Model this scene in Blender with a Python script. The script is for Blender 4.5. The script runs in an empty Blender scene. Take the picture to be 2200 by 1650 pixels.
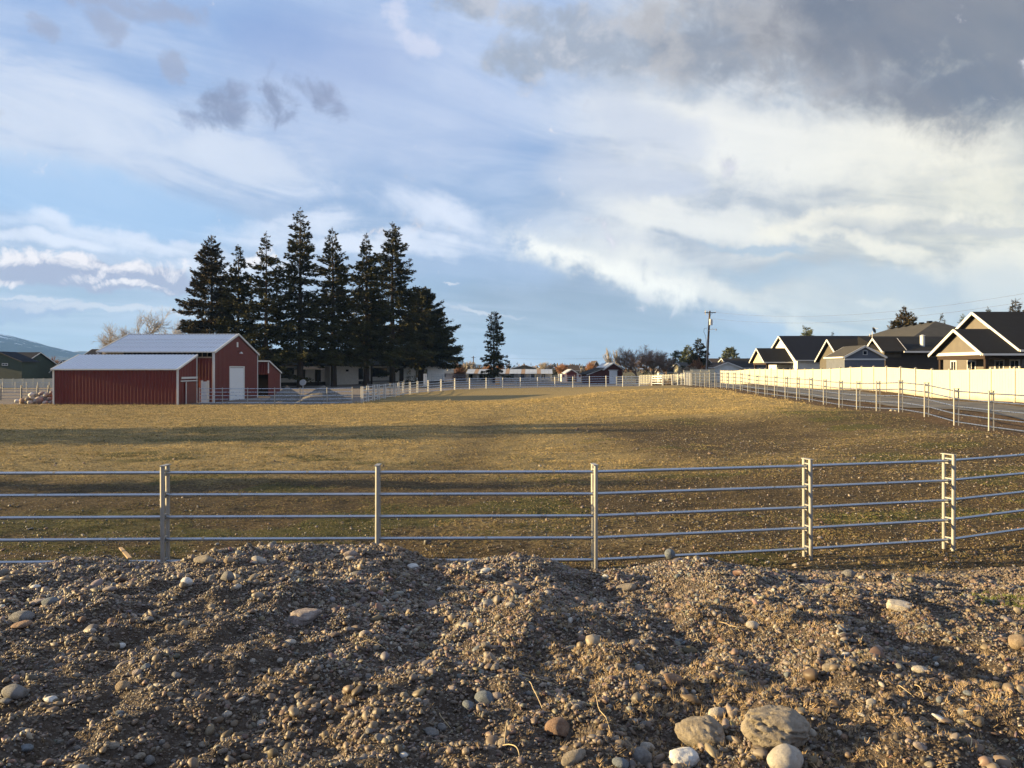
import bpy, math, random
import numpy as np
from mathutils import Vector, Matrix
R = math.radians
scene = bpy.context.scene
COL = scene.collection
# ------------------------------------------------------------------ camera
CZ = 3.2                                    # eye height above the lowest corner of the pasture
cam_d = bpy.data.cameras.new('camera')
cam = bpy.data.objects.new('camera', cam_d); COL.objects.link(cam)
cam.location = (0, 0, CZ); cam.rotation_euler = (R(90), 0, 0)
cam_d.sensor_width = 36; cam_d.lens = 36*1653/2200
cam_d.shift_y = -33/2200
cam_d.clip_start = .05; cam_d.clip_end = 20000
scene.camera = cam
# ------------------------------------------------------------------ light
SUN_EL, SUN_A = 11.0, 1.2                    # low sun, from the left and a touch behind the camera
sdir = Vector((-math.cos(R(SUN_EL))*math.cos(R(SUN_A)), -math.cos(R(SUN_EL))*math.sin(R(SUN_A)), math.sin(R(SUN_EL))))
sl = bpy.data.lights.new('sun', 'SUN'); sl.energy = 5.0; sl.angle = R(.55); sl.color = (1, .74, .36)
so = bpy.data.objects.new('sun', sl); COL.objects.link(so)
so.rotation_euler = sdir.to_track_quat('Z', 'Y').to_euler()
scene.view_settings.view_transform = 'Standard'; scene.view_settings.look = 'None'
scene.view_settings.exposure = 1.88; scene.view_settings.gamma = 1
scene.view_settings.use_curve_mapping = False
scene.render.engine = 'CYCLES'
scene.cycles.max_bounces = 5; scene.cycles.diffuse_bounces = 3; scene.cycles.glossy_bounces = 2
scene.cycles.transmission_bounces = 2; scene.cycles.transparent_max_bounces = 4
scene.cycles.use_denoising = True
# ------------------------------------------------------------------ world: Nishita sky under procedural cloud layers
W = bpy.data.worlds.new('World'); scene.world = W; W.use_nodes = True
nt = W.node_tree; nt.nodes.clear()
class S:
    """a scalar or colour socket with arithmetic"""
    def __init__(s, k): s.k = k
    def __add__(a, b): return M('ADD', a, b)
    def __radd__(a, b): return M('ADD', a, b)
    def __sub__(a, b): return M('SUBTRACT', a, b)
    def __rsub__(a, b): return M('SUBTRACT', b, a)
    def __mul__(a, b): return M('MULTIPLY', a, b)
    def __rmul__(a, b): return M('MULTIPLY', a, b)
    def __truediv__(a, b): return M('DIVIDE', a, b)
    def __neg__(a): return M('MULTIPLY', a, -1.0)
def put(nt, inp, v):
    if isinstance(v, S): nt.links.new(v.k, inp)
    else: inp.default_value = v
CUR = nt
def M(op, *a, clamp=False):
    n = CUR.nodes.new('ShaderNodeMath'); n.operation = op; n.use_clamp = clamp
    for i, v in enumerate(a): put(CUR, n.inputs[i], v)
    return S(n.outputs[0])
def sstep(x, lo, hi, a=0.0, b=1.0):
    n = CUR.nodes.new('ShaderNodeMapRange'); n.interpolation_type = 'SMOOTHSTEP'
    for i, v in enumerate((x, lo, hi, a, b)): put(CUR, n.inputs[i], v)
    return S(n.outputs[0])
def lstep(x, lo, hi, a=0.0, b=1.0):
    n = CUR.nodes.new('ShaderNodeMapRange')
    for i, v in enumerate((x, lo, hi, a, b)): put(CUR, n.inputs[i], v)
    return S(n.outputs[0])
def xyz(x, y, z):
    n = CUR.nodes.new('ShaderNodeCombineXYZ')
    for i, v in enumerate((x, y, z)): put(CUR, n.inputs[i], v)
    return S(n.outputs[0])
def noise(vec, scale, detail=5, rough=.55, dist=0.0, dims='3D', out=0):
    n = CUR.nodes.new('ShaderNodeTexNoise'); n.noise_dimensions = dims
    if vec is not None: put(CUR, n.inputs['Vector'], vec)
    n.inputs['Scale'].default_value = scale; n.inputs['Detail'].default_value = detail
    n.inputs['Roughness'].default_value = rough; n.inputs['Distortion'].default_value = dist
    return S(n.outputs[out])
def voro(vec, scale, feature='F1', out='Distance', rand=1.0):
    n = CUR.nodes.new('ShaderNodeTexVoronoi'); n.feature = feature
    if vec is not None: put(CUR, n.inputs['Vector'], vec)
    n.inputs['Scale'].default_value = scale; n.inputs['Randomness'].default_value = rand
    return S(n.outputs[out])
def mixc(f, a, b, mode='MIX'):
    n = CUR.nodes.new('ShaderNodeMix'); n.data_type = 'RGBA'; n.blend_type = mode
    put(CUR, n.inputs[0], f)
    for i, v in ((6, a), (7, b)):
        if isinstance(v, tuple) and len(v) == 3: v = v + (1,)
        put(CUR, n.inputs[i], v)
    return S(n.outputs[2])
def sep(v):
    n = CUR.nodes.new('ShaderNodeSeparateXYZ'); put(CUR, n.inputs[0], v)
    return S(n.outputs[0]), S(n.outputs[1]), S(n.outputs[2])
STR = .053
tc = nt.nodes.new('ShaderNodeTexCoord')
D = S(tc.outputs['Generated'])
dx, dy, dz = sep(D)
az = M('ARCTAN2', dx, dy)
el = M('ARCSINE', M('MINIMUM', M('MAXIMUM', dz, -1.0), 1.0))
def sph(px, py):
    a = math.atan((px-1100)/1653)
    return a, math.atan((792-py)/1653*math.cos(a))
zc = M('MAXIMUM', dz, 0.0) + .11
pc = xyz(dx/zc, dy/zc, 0.0)
nW = noise(D, 5.0, 4, .6, out=1)                 # warp
wx, wy, wz = sep(nW)
nW2 = noise(D, 24.0, 5, .65, out=1); w2x, w2y, w2z = sep(nW2)
azw = az + (wx-.5)*.17 + (w2x-.5)*.05
elw = el + (wy-.5)*.085 + (w2y-.5)*.03
def boost(n, k): return (n-.5)*k+.5
nF = boost(noise(D, 9.0, 9, .64, .3), 1.9)       # ragged edges
nB = boost(noise(D, 3.2, 6, .56, .4), 1.5)
nH = boost(noise(D, 26.0, 7, .66, .5), 1.9)
# streaks running in the cloud plane
rx = xyz(dx/zc*.35 + dy/zc*.25, dy/zc*.9 - dx/zc*.55, 0.0)
nC = boost(noise(rx, 1.7, 8, .62, 1.2), 1.3)
rx2 = xyz(az*2.2, el*9.0 + az*1.3, 3.0)
nD = boost(noise(rx2, 2.2, 8, .62, .8), 1.4)
def blob(px, py, rx_, ry_, rot=0, k=1.3, warp=True):
    a, e = sph(px, py)
    X = (azw if warp else az) - a; Y = (elw if warp else el) - e
    c, s_ = math.cos(R(rot)), math.sin(R(rot))
    u = (X*c + Y*s_) * (1653.0/rx_); v = (Y*c - X*s_) * (1653.0/ry_)
    return M('EXPONENT', -M('POWER', u*u+v*v, k))
def union(*bs):
    o = bs[0]
    for b in bs[1:]: o = M('MAXIMUM', o, b)
    return o
# clear air
skt = nt.nodes.new('ShaderNodeTexSky'); skt.sky_type = 'NISHITA'; skt.sun_disc = False
skt.sun_elevation = R(SUN_EL); skt.sun_rotation = math.atan2(sdir.x, sdir.y); skt.altitude = 650
skt.air_density = 1.0; skt.dust_density = .6; skt.ozone_density = 1.4
g = sstep(el, 0.0, .42)
blue = mixc(g, (2.05, 2.85, 4.35), (2.0, 3.15, 5.7))
blue = mixc(sstep(blob(1300, 660, 420, 130, 8), .2, .9), blue, (1.75, 2.2, 3.35))
blue = mixc(sstep(blob(700, 130, 200, 90), .1, .9, 0, .6), blue, (1.45, 2.35, 5.0))
base = mixc(.75, S(skt.outputs[0]), blue)
front = sstep(M('ABSOLUTE', az), .75, 1.3, 1.0, 0.0)
c = base
# veils everywhere
hole = union(blob(680, 130, 210, 80, -20), blob(300, 420, 380, 38, -6), blob(720, 490, 130, 26, -8), blob(1250, 640, 420, 95, -14), blob(60, 330, 60, 60))
av = sstep(nC*.40+nD*.25+nB*.35, .34, .66, .12, .9) * (1.0-hole*.62)
c = mixc(av*.8, c, (4.5, 5.1, 6.3))
v1 = union(blob(120, 300, 330, 170, -8), blob(480, 340, 260, 70, -8))
c = mixc(sstep(v1+(nD-.5)*1.2, .3, 1.1, 0, .68), c, (5.2, 5.6, 6.4))
c = mixc(sstep(blob(820, 230, 330, 160), .1, .9, 0, .35), c, (4.6, 5.0, 6.2))
v2 = union(blob(300, 508, 330, 22, -6), blob(690, 425, 150, 26, 4)*.6, blob(660, 480, 130, 30, 12), blob(60, 500, 160, 16), blob(960, 475, 150, 46, -12)*.8, blob(520, 560, 150, 30), blob(780, 525, 300, 26, -3))
c = mixc(sstep(blob(180, 430, 420, 75, -4)+(nD-.5)*.9, .2, 1.0, 0, .75), c, (2.6, 4.1, 6.2))
c = mixc(sstep(blob(900, 560, 420, 60, 0)+(nD-.5)*.7, .2, 1.0, 0, .6), c, (2.9, 3.7, 5.2))
c = mixc(sstep(v2+(nD-.5)*1.1+(nF-.5)*.5, .15, 1.15, 0, .75), c, (6.2, 6.5, 7.3))
# big pale cream bank to the right, with a ragged lower edge
a0, e0 = sph(1075, 530); a1, e1 = sph(1650, 700)
sl_ = (e1-e0)/(a1-a0)
sE = el - ((az-a0)*sl_ + e0)
edge = sE*24.0 + (nF-.5)*.95 + (nH-.5)*.4
left = lstep(az + el*-.35, a0-.16, a0+.16)
bank = sstep(edge, -.25, .25) * sstep(left+(nB-.5)*.5, .2, .9) * front
ctone = sstep(nD*.65+nC*.15+nF*.3, .40, .72)
warm = sstep(az-el*.5, .10, .48)
light = mixc(warm, (5.7, 5.75, 5.75), (6.4, 6.1, 4.95))
shade = mixc(warm, (3.3, 3.65, 4.2), (3.9, 3.95, 3.75))
bcol = mixc(ctone, shade, light)
bright = union(blob(1620, 300, 330, 70, -14), blob(1480, 450, 260, 40, -14), blob(1320, 540, 230, 40, -16), blob(1900, 330, 300, 80, -5), blob(1500, 610, 200, 30, -17))
bcol = mixc(sstep(bright+(nF-.5)*.6, .2, .95, 0, .8), bcol, mixc(warm, (6.7, 6.6, 6.2), (7.3, 6.9, 5.7)))
c = mixc(bank*.93, c, bcol)
lav = union(blob(1400, 280, 150, 60, -20), blob(1300, 370, 200, 60), blob(1440, 380, 120, 30, 10))
c = mixc(sstep(lav+(nB-.5)*.8, .3, 1.0, 0, .7), c, (4.2, 4.6, 5.5))
rim = M('EXPONENT', -M('POWER', M('ABSOLUTE', (edge-.42)/.42), 2.0)) * sstep(az, a0-.02, a0+.05) * sstep(az, a1-.03, a1+.1, 1.0, 0.0)
c = mixc(rim*.8*sstep(nF, .38, .6), c, (8.0, 7.8, 7.1))
st = union(blob(1690, 590, 230, 34, -8), blob(1900, 610, 170, 45, -8), blob(1620, 520, 150, 12, -14))
c = mixc(sstep(st+(nF-.5)*.8, .25, 1.0, 0, .75), c, (3.1, 3.9, 4.75))
cu = union(blob(1870, 530, 160, 22, -16), blob(2120, 600, 140, 60, -20), blob(1900, 662, 70, 10, 4), blob(1850, 480, 240, 40, -4))
c = mixc(sstep(cu+(nF-.5)*1.2, .35, .95, 0, .75), c, (7.3, 6.9, 5.8))
gy = union(blob(1850, 500, 130, 26, -12), blob(2060, 500, 160, 16, -8))
c = mixc(sstep(gy+(nF-.5)*1.2, .35, 1.0, 0, .6), c, (4.1, 4.2, 4.3))
lowr = union(blob(1980, 640, 330, 60, 0))
c = mixc(sstep(lowr+(nB-.5)*.7, .2, 1.0, 0, .55), c, (4.3, 4.7, 5.0))
# grey cumulus, upper middle and the dark deck at upper right
g1 = union(blob(1300, 115, 250, 62, 0), blob(1130, 140, 110, 60), blob(1420, 110, 180, 50, 8), blob(1000, 15, 110, 50), blob(1230, 60, 160, 45))
c = mixc(sstep(g1+(nF-.5)*1.2+(nH-.5)*.5, .3, .9, 0, .85), c, mixc(sstep(nF, .4, .62), (2.5, 2.8, 3.4), (3.8, 3.9, 4.3)))
g2 = union(blob(1700, 60, 330, 110, -14), blob(1560, 110, 200, 85, -10), blob(1780, 170, 230, 70, -12))
c = mixc(sstep(g2+(nF-.5)*1.0+(nH-.5)*.5, .3, .9, 0, .92), c, mixc(sstep(nF*.6+nB*.4, .38, .6), (2.0, 2.2, 2.7), (3.3, 3.3, 3.5)))
g3 = union(blob(2050, 60, 430, 130, -6), blob(2130, 170, 330, 75, 4), blob(2500, 0, 520, 260))
c = mixc(sstep(g3+(nF-.5)*.8+(nH-.5)*.35, .28, .9, 0, .95), c, mixc(sstep(nB, .35, .65), (1.2, 1.38, 1.85), (1.95, 1.95, 2.2)))
# little dark clouds
g4 = union(blob(458, 228, 100, 52, -4), blob(580, 238, 46, 52)*.85, blob(672, 214, 110, 32, -22)*.8, blob(395, 215, 40, 18, 20)*.6)
c = mixc(sstep(g4+(nF-.5)*.45+(nH-.5)*1.0, .30, .95, 0, .92), c, mixc(sstep(nF, .35, .65), (1.75, 2.1, 3.2), (2.4, 2.75, 4.0)))
g5 = union(blob(270, 8, 150, 30, 0), blob(85, 35, 40, 30), blob(220, 50, 50, 40, 30), blob(350, 140, 40, 22, 20))
c = mixc(sstep(g5+(nF-.5)*1.0+(nH-.5)*.8, .3, .95, 0, .7), c, (2.5, 2.8, 3.8))
g6 = union(blob(840, 50, 28, 60, 25), blob(900, 115, 70, 26, -10))
c = mixc(sstep(g6+(nF-.5)*1.1+(nH-.5)*.9, .3, 1.15, 0, .5), c, (5.6, 5.6, 6.4))
# low cumulus at the left horizon
b1 = union(blob(110, 580, 250, 34, 0, 2.0), blob(330, 590, 130, 30, 0, 2.0))
c = mixc(sstep(b1+(nF-.5)*.7+(nH-.5)*.5, .3, .8, 0, .9), c, (2.9, 3.1, 4.2))
b2 = union(blob(90, 548, 190, 20), blob(350, 566, 90, 26), blob(155, 594, 50, 20, 20), blob(20, 606, 60, 13), blob(290, 606, 130, 9), blob(560, 548, 45, 18))
c = mixc(sstep(b2*.8+(nF-.5)*.7+(nH-.5)*1.6, .45, 1.05, 0, .9), c, (7.4, 7.0, 7.0))
b3 = union(blob(85, 662, 90, 16), blob(0, 672, 80, 12))
c = mixc(sstep(b3+(nF-.5)*.7+(nH-.5)*.7, .3, .9, 0, .7), c, (2.7, 3.25, 4.7))
b4 = union(blob(90, 645, 70, 5), blob(280, 662, 240, 9), blob(1070, 674, 110, 8, -6), blob(985, 612, 22, 4))
c = mixc(sstep(b4+(nF-.5)*.5, .3, .95, 0, .6), c, (6.2, 6.1, 6.4))
b5 = union(blob(1115, 778, 22, 12), blob(1160, 788, 120, 9), blob(1000, 786, 60, 9))
c = mixc(sstep(b5+(nF-.5)*1.0, .35, .9, 0, .75), c, (5.0, 5.3, 6.2))
hz = sstep(el, 0.0, .055, 1.0, 0.0)
c = mixc(hz*.30, c, (3.7, 4.3, 5.2))
# broken cloud carries on over the rest of the dome
rest = 1.0-sstep(el, .50, .80, 1.0, 0.0)*sstep(M('ABSOLUTE', az), .72, 1.1, 1.0, 0.0)
c = mixc(rest*sstep(nB*.55+nC*.45, .40, .62, 0, .55), c, (4.4, 4.6, 5.4))
vs_ = nt.nodes.new('ShaderNodeVectorMath'); vs_.operation = 'SCALE'; nt.links.new(c.k, vs_.inputs[0]); vs_.inputs['Scale'].default_value = .76; c = S(vs_.outputs[0])
bg = nt.nodes.new('ShaderNodeBackground'); bg.inputs['Strength'].default_value = STR
nt.links.new(c.k, bg.inputs['Color'])
wo = nt.nodes.new('ShaderNodeOutputWorld'); nt.links.new(bg.outputs[0], wo.inputs['Surface'])
W.cycles.sampling_method = 'MANUAL'; W.cycles.sample_map_resolution = 512
# ------------------------------------------------------------------ helpers
def PX(px, Y): return (px-1100)/1653*Y
def PZ(py, Y): return CZ-(py-792)/1653*Y
def origin_of(o):
    v = Vector((0, 0, 0))
    while o is not None: v += Vector(o.location); o = o.parent
    return v
def tag(o, label=None, cat=None, group=None, kind=None):
    if label: o['label'] = label
    if cat: o['category'] = cat
    if group: o['group'] = group
    if kind: o['kind'] = kind
    return o
def thing(name, label, cat, loc, group=None):
    o = bpy.data.objects.new(name, None); COL.objects.link(o); o.location = loc
    o.empty_display_size = .2
    return tag(o, label, cat, group)
def link(name, me, mat=None, parent=None, loc=None):
    o = bpy.data.objects.new(name, me); COL.objects.link(o)
    if parent is not None: o.parent = parent
    if loc is not None: o.location = Vector(loc)-(origin_of(parent) if parent else Vector())
    if mat is not None:
        if not me.materials: me.materials.append(mat)
        elif me.materials[0] is not mat:
            o.material_slots[0].link = 'OBJECT'; o.material_slots[0].material = mat
    return o
class MB:
    def __init__(s, mx=None): s.v = []; s.f = []; s.mx = mx
    def add(s, vs, fs):
        n = len(s.v)
        for p in vs:
            p = Vector(p)
            s.v.append(s.mx @ p if s.mx else p)
        s.f += [tuple(i+n for i in f) for f in fs]; return s
    def box(s, x0, x1, y0, y1, z0, z1):
        if x0 > x1: x0, x1 = x1, x0
        if y0 > y1: y0, y1 = y1, y0
        return s.add([(x0,y0,z0),(x1,y0,z0),(x1,y1,z0),(x0,y1,z0),(x0,y0,z1),(x1,y0,z1),(x1,y1,z1),(x0,y1,z1)],
                     [(3,2,1,0),(4,5,6,7),(0,1,5,4),(1,2,6,5),(2,3,7,6),(3,0,4,7)])
    def prism(s, poly, off):
        off = Vector(off); n = len(poly); ps = [Vector(p) for p in poly]
        return s.add(ps+[p+off for p in ps], [tuple(range(n))[::-1], tuple(range(n, 2*n))]+[(i, (i+1) % n, (i+1) % n+n, i+n) for i in range(n)])
    def bar(s, a, b, w, h, up=(0, 0, 1)):
        a = Vector(a); b = Vector(b); d = (b-a).normalized(); up = Vector(up)
        sx = d.cross(up)
        if sx.length < 1e-4: sx = Vector((1, 0, 0))
        sx.normalize(); uz = sx.cross(d).normalized(); sx *= w/2; uz *= h/2
        return s.prism([a-sx-uz, a+sx-uz, a+sx+uz, a-sx+uz], b-a)
    def tube(s, a, b, r, n=10, r2=None, cap=True):
        a = Vector(a); b = Vector(b); d = (b-a).normalized()
        r2 = r if r2 is None else r2
        q = d.orthogonal().normalized(); w = d.cross(q)
        vs = []
        for p, rr in ((a, r), (b, r2)):
            for i in range(n):
                t = 2*math.pi*i/n; vs.append(p+(q*math.cos(t)+w*math.sin(t))*rr)
        fs = [(i, (i+1) % n, (i+1) % n+n, i+n) for i in range(n)]
        if cap: fs += [tuple(range(n))[::-1], tuple(range(n, 2*n))]
        return s.add(vs, fs)
    def path(s, pts, r, n=6):
        for a, b in zip(pts[:-1], pts[1:]): s.tube(a, b, r, n)
        return s
    def mesh(s, name, off=Vector(), smooth=False):
        me = bpy.data.meshes.new(name)
        me.from_pydata([tuple(v-off) for v in s.v], [], s.f); me.validate(); me.update()
        if smooth: shade(me, smooth if smooth is not True else 40)
        return me
    def build(s, name, mat, parent=None, smooth=False):
        off = origin_of(parent) if parent else Vector()
        return link(name, s.mesh(name, off, smooth), mat, parent)
def shade(me, ang=40):
    import bmesh
    bm = bmesh.new(); bm.from_mesh(me)
    bmesh.ops.recalc_face_normals(bm, faces=bm.faces)
    for f in bm.faces: f.smooth = True
    for e in bm.edges:
        if len(e.link_faces) == 2 and e.calc_face_angle(0) > R(ang): e.smooth = False
    bm.to_mesh(me); bm.free()
def npmesh(name, V, F, smooth=False):
    """V (n,3) array, F (m,k) array, all faces with k corners"""
    me = bpy.data.meshes.new(name); V = np.asarray(V, np.float32); F = np.asarray(F, np.int32)
    k = F.shape[1]
    me.vertices.add(len(V)); me.vertices.foreach_set('co', V.ravel())
    me.loops.add(F.size); me.loops.foreach_set('vertex_index', F.ravel())
    me.polygons.add(len(F)); me.polygons.foreach_set('loop_start', np.arange(0, F.size, k, dtype=np.int32))
    me.polygons.foreach_set('loop_total', np.full(len(F), k, np.int32))
    me.update(calc_edges=True)
    if smooth: me.polygons.foreach_set('use_smooth', np.ones(len(F), bool))
    return me
def vcol(me, name, C):
    a = me.color_attributes.new(name, 'FLOAT_COLOR', 'POINT')
    C = np.asarray(C, np.float32)
    if C.shape[1] == 3: C = np.concatenate([C, np.ones((len(C), 1), np.float32)], 1)
    a.data.foreach_set('color', C.ravel())
# numpy value noise
def _h(ix, iy, s):
    n = (ix.astype(np.int64)*374761393 + iy.astype(np.int64)*668265263 + s*1442695041) & 0x7fffffff
    n = ((n ^ (n >> 13))*1274126177) & 0x7fffffff
    n = ((n ^ (n >> 15))*805459861) & 0x7fffffff
    return (n & 0xffffff)/float(0xffffff)
def vn(x, y, s=0):
    x = np.asarray(x, float); y = np.asarray(y, float)
    ix = np.floor(x); iy = np.floor(y); fx = x-ix; fy = y-iy
    fx = fx*fx*(3-2*fx); fy = fy*fy*(3-2*fy)
    a = _h(ix, iy, s); b = _h(ix+1, iy, s); c_ = _h(ix, iy+1, s); d = _h(ix+1, iy+1, s)
    return (a*(1-fx)+b*fx)*(1-fy)+(c_*(1-fx)+d*fx)*fy
def fbm(x, y, s=0, o=4, g=.5):
    r = 0; a = 1; t = 0
    for i in range(o):
        r = r+a*vn(x*2**i+17.3*i, y*2**i-9.1*i, s+i); t += a; a *= g
    return r/t-.5
def ss(x, a, b):
    t = np.clip((np.asarray(x, float)-a)/(b-a), 0, 1); return t*t*(3-2*t)
# ------------------------------------------------------------------ materials
MATS = {}
def new_mat(name):
    global CUR
    m = bpy.data.materials.new(name); m.use_nodes = True; MATS[name] = m
    n = m.node_tree; n.nodes.clear(); CUR = n
    b = n.nodes.new('ShaderNodeBsdfPrincipled'); o = n.nodes.new('ShaderNodeOutputMaterial')
    n.links.new(b.outputs[0], o.inputs[0])
    b.inputs['Specular IOR Level'].default_value = .3
    return m, b
def bump(b, h, strength=.5, dist=.02):
    n = CUR.nodes.new('ShaderNodeBump'); n.inputs['Strength'].default_value = strength
    n.inputs['Distance'].default_value = dist; put(CUR, n.inputs['Height'], h)
    CUR.links.new(n.outputs[0], b.inputs['Normal'])
def objco():
    return S(CUR.nodes.new('ShaderNodeTexCoord').outputs['Object'])
def geopos():
    return S(CUR.nodes.new('ShaderNodeNewGeometry').outputs['Position'])
def attr(name, typ='GEOMETRY', out='Color'):
    n = CUR.nodes.new('ShaderNodeAttribute'); n.attribute_name = name; n.attribute_type = typ
    return S(n.outputs[out])
def simple(name, col, rough=.7, metal=0, var=.18, scale=3.0, bmp=0, bscale=40, dist=.01, spec=.3):
    """base colour with weathering patches and fine grain"""
    m, b = new_mat(name)
    p = geopos()
    n1 = noise(p, scale, 5, .6); n2 = noise(p, scale*11, 3, .6)
    k = lstep(n1*.65+n2*.35, .3, .7, 1-var, 1+var*.6)
    cc = CUR.nodes.new('ShaderNodeVectorMath'); cc.operation = 'SCALE'
    cc.inputs[0].default_value = col; put(CUR, cc.inputs['Scale'], k)
    CUR.links.new(cc.outputs[0], b.inputs['Base Color'])
    put(CUR, b.inputs['Roughness'], lstep(n1, .3, .7, max(rough-.08, .05), min(rough+.1, 1)))
    b.inputs['Metallic'].default_value = metal; b.inputs['Specular IOR Level'].default_value = spec
    if bmp: bump(b, noise(p, bscale, 4, .6), bmp, dist)
    return m
# ------------------------------------------------------------------ terrain
CP = np.array([(-12,10.8,-2.87),(-5,10.9,-2.87),(0,10.9,-2.87),(4.5,11.7,-2.87),(8,12.3,-2.86),(14,20,-2.6),(18,28.9,-2.34),(18.6,43,-2.2),
 (19,53,-2.08),(19.3,58,-2.03),(19.8,70,-1.86),(20.5,88,-1.95),(23,35,-1.95),(24,45,-1.9),(27,41,-1.81),(27.6,58.8,-1.71),(28.8,89,-1.88),(29.6,112,-2.1),
 (13,104,-2.45),(6,104,-2.6),(-1,104,-2.7),(-6,103,-2.75),(-11,99,-3.0),(-13,94,-3.15),(-14,89,-3.15),(-20,70,-3.2),(-30,67,-3.2),(-40,67,-3.2),(-28,85,-3.2),(-40,85,-3.2),
 (-41,128,-2.88),(-33,119,-2.95),(-18,158,-2.8),(-18,147,-2.75),(-24,137,-2.85),(0,130,-2.8),(10,130,-2.65),(0,170,-2.9),(-110,140,-3.6),(-110,180,-3.6),(-60,100,-3.3),
 (0,50,-2.98),(-30,40,-3.05),(10,50,-2.62),(-8,72,-3.05),(-15,25,-2.95),(0,25,-2.92),(8,30,-2.75),(40,60,-1.8),(60,100,-1.9),(45,30,-1.7),(0,400,-2.6),(150,400,-2.2),(-250,400,-3.2),
 (0,1500,-4),(2000,1500,-4),(-2000,1500,-4),(-60,20,-2.9),(0,-30,-1.6),(40,-20,-1.6),(-40,-20,-1.6)], float)
def field(x, y):
    x = np.asarray(x, float); y = np.asarray(y, float)
    sc = 6+.25*np.maximum(np.abs(y), 0)
    num = 0; den = 0
    for cx, cy, cz in CP:
        s2 = (6+.25*abs(cy))
        d2 = ((x-cx)**2+(y-cy)**2)/(s2*s2)
        w = 1/(d2+.02)**2.2
        num = num+w*cz; den = den+w
    return num/den+CZ
# crest of the gravel bank, taken across its length
CRX = np.array([0,100,170,220,275,355,430,480,560,640,700,800,860,920,1000,1060,1105,1150,1200,1240,1300,1400,1440,1500,1560,1640,1735,1900,2050,2200], float)
CRY = np.array([1213,1211,1196,1191,1206,1209,1208,1190,1180,1173,1171,1173,1180,1205,1210,1199,1191,1199,1212,1228,1231,1216,1206,1199,1211,1223,1229,1238,1238,1220], float)
YC = 9.2
cr_x = (CRX-1100)/1653*YC; cr_z = CZ-(CRY-792)/1653*YC
def bank(x, y):
    x = np.asarray(x, float); y = np.asarray(y, float)
    zc_ = np.interp(x, cr_x, cr_z)
    out = np.maximum(np.abs(x)-6.2, 0)
    zc_ = zc_-.04*out
    z3 = CZ-1.56+.02*np.sin(x*1.1)
    t = np.clip((y-3)/(YC-3), -1.2, 1)
    near = np.where(t < 0, z3+.0*t, z3+(zc_-z3)*t)
    after = zc_-.50*np.maximum(y-YC, 0)-.12*np.maximum(y-YC, 0)**2
    z = np.where(y > YC, after, near)
    # wheel ruts, lumps and dug furrows
    fade = ss(y, 1.5, 3.2)*(1-.75*ss(y, 8.4, 9.2))
    yy = y*1.0; xx = x
    rut = fbm(xx*1.7+.35*yy, yy*.7-.25*xx, 5, 4)*.32
    r2 = (1-np.abs(fbm(xx*2.1-.3*yy, yy*.75+.3*xx, 31, 3))*5)
    lump = fbm(xx*3.4, yy*3.0, 9, 3)*.12+fbm(xx*6.5, yy*6.0, 14, 3)*.085
    z = z+fade*(rut*.8+np.clip(r2, -1, 1)*.040+lump)
    z = z+fbm(xx*11, yy*11, 77, 3)*.050
    z = z+(ss(y, 3.1, 5)*ss(x, -2.4, -1.0)*(1-ss(x, -1.0, 0.4)))*0
    return z
def ground_z(x, y):
    x = np.asarray(x, float); y = np.asarray(y, float)
    f = field(x, y)
    d = np.hypot(x, y)
    inp = ss(y, 9.5, 11.5)*(1-ss(y, 60, 90))*(1-ss(x-(.03*y), 14.5, 17.5))
    f = f+inp*(fbm(x*.55, y*.8, 3, 4)*.14*(1-.5*ss(y, 20, 60))+fbm(x*3.1, y*3.1, 12, 3)*.075*(1-.7*ss(y, 20, 55)))
    return f
def surf_z(x, y):
    """what one stands on: the bank where it is above the pasture"""
    return np.maximum(ground_z(x, y), bank(x, y)-.0)
def zat(x, y): return float(surf_z(np.array([x]), np.array([y]))[0])
def fz(x, y): return float(field(np.array([x]), np.array([y]))[0])
def axis(lo_, hi_, fine_lo, fine_hi, step, growth, cap=1e9):
    a = list(np.arange(fine_lo, fine_hi+1e-6, step)); s = step
    while a[-1] < hi_: s = min(s*growth, cap); a.append(a[-1]+s)
    s = step; b = []
    p = a[0]
    while p > lo_: s = min(s*growth, cap); p -= s; b.append(p)
    return np.array(b[::-1]+a)
def sheet(xs, ys, zf):
    X, Y = np.meshgrid(xs, ys); Z = zf(X, Y)
    V = np.stack([X, Y, Z], -1).reshape(-1, 3)
    nx, ny = len(xs), len(ys)
    i = np.arange(nx-1)[None, :]+np.arange(ny-1)[:, None]*nx
    F = np.stack([i, i+1, i+1+nx, i+nx], -1).reshape(-1, 4)
    return V, F
gx = axis(-7000, 7000, -14, 20, .16, 1.045)
gy_ = axis(-300, 9000, 9.5, 22, .13, 1.028)
def gfun(X, Y):
    z = ground_z(X, Y)
    b = bank(X, Y)
    inside = (np.abs(X) < 13.5) & (Y > .6) & (Y < 12.6)
    lowb = np.minimum(z, b-.12)
    zz = np.where(inside & (b-.02 > z), lowb, np.maximum(z, b-.03*(~inside)))
    return np.where(inside, np.where(b > z, lowb, z), np.where(Y < 13, np.maximum(z, b-.02), z))
V, F = sheet(gx, gy_, gfun)
gme = npmesh('ground', V, F, True)
x, y = V[:, 0], V[:, 1]
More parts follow.
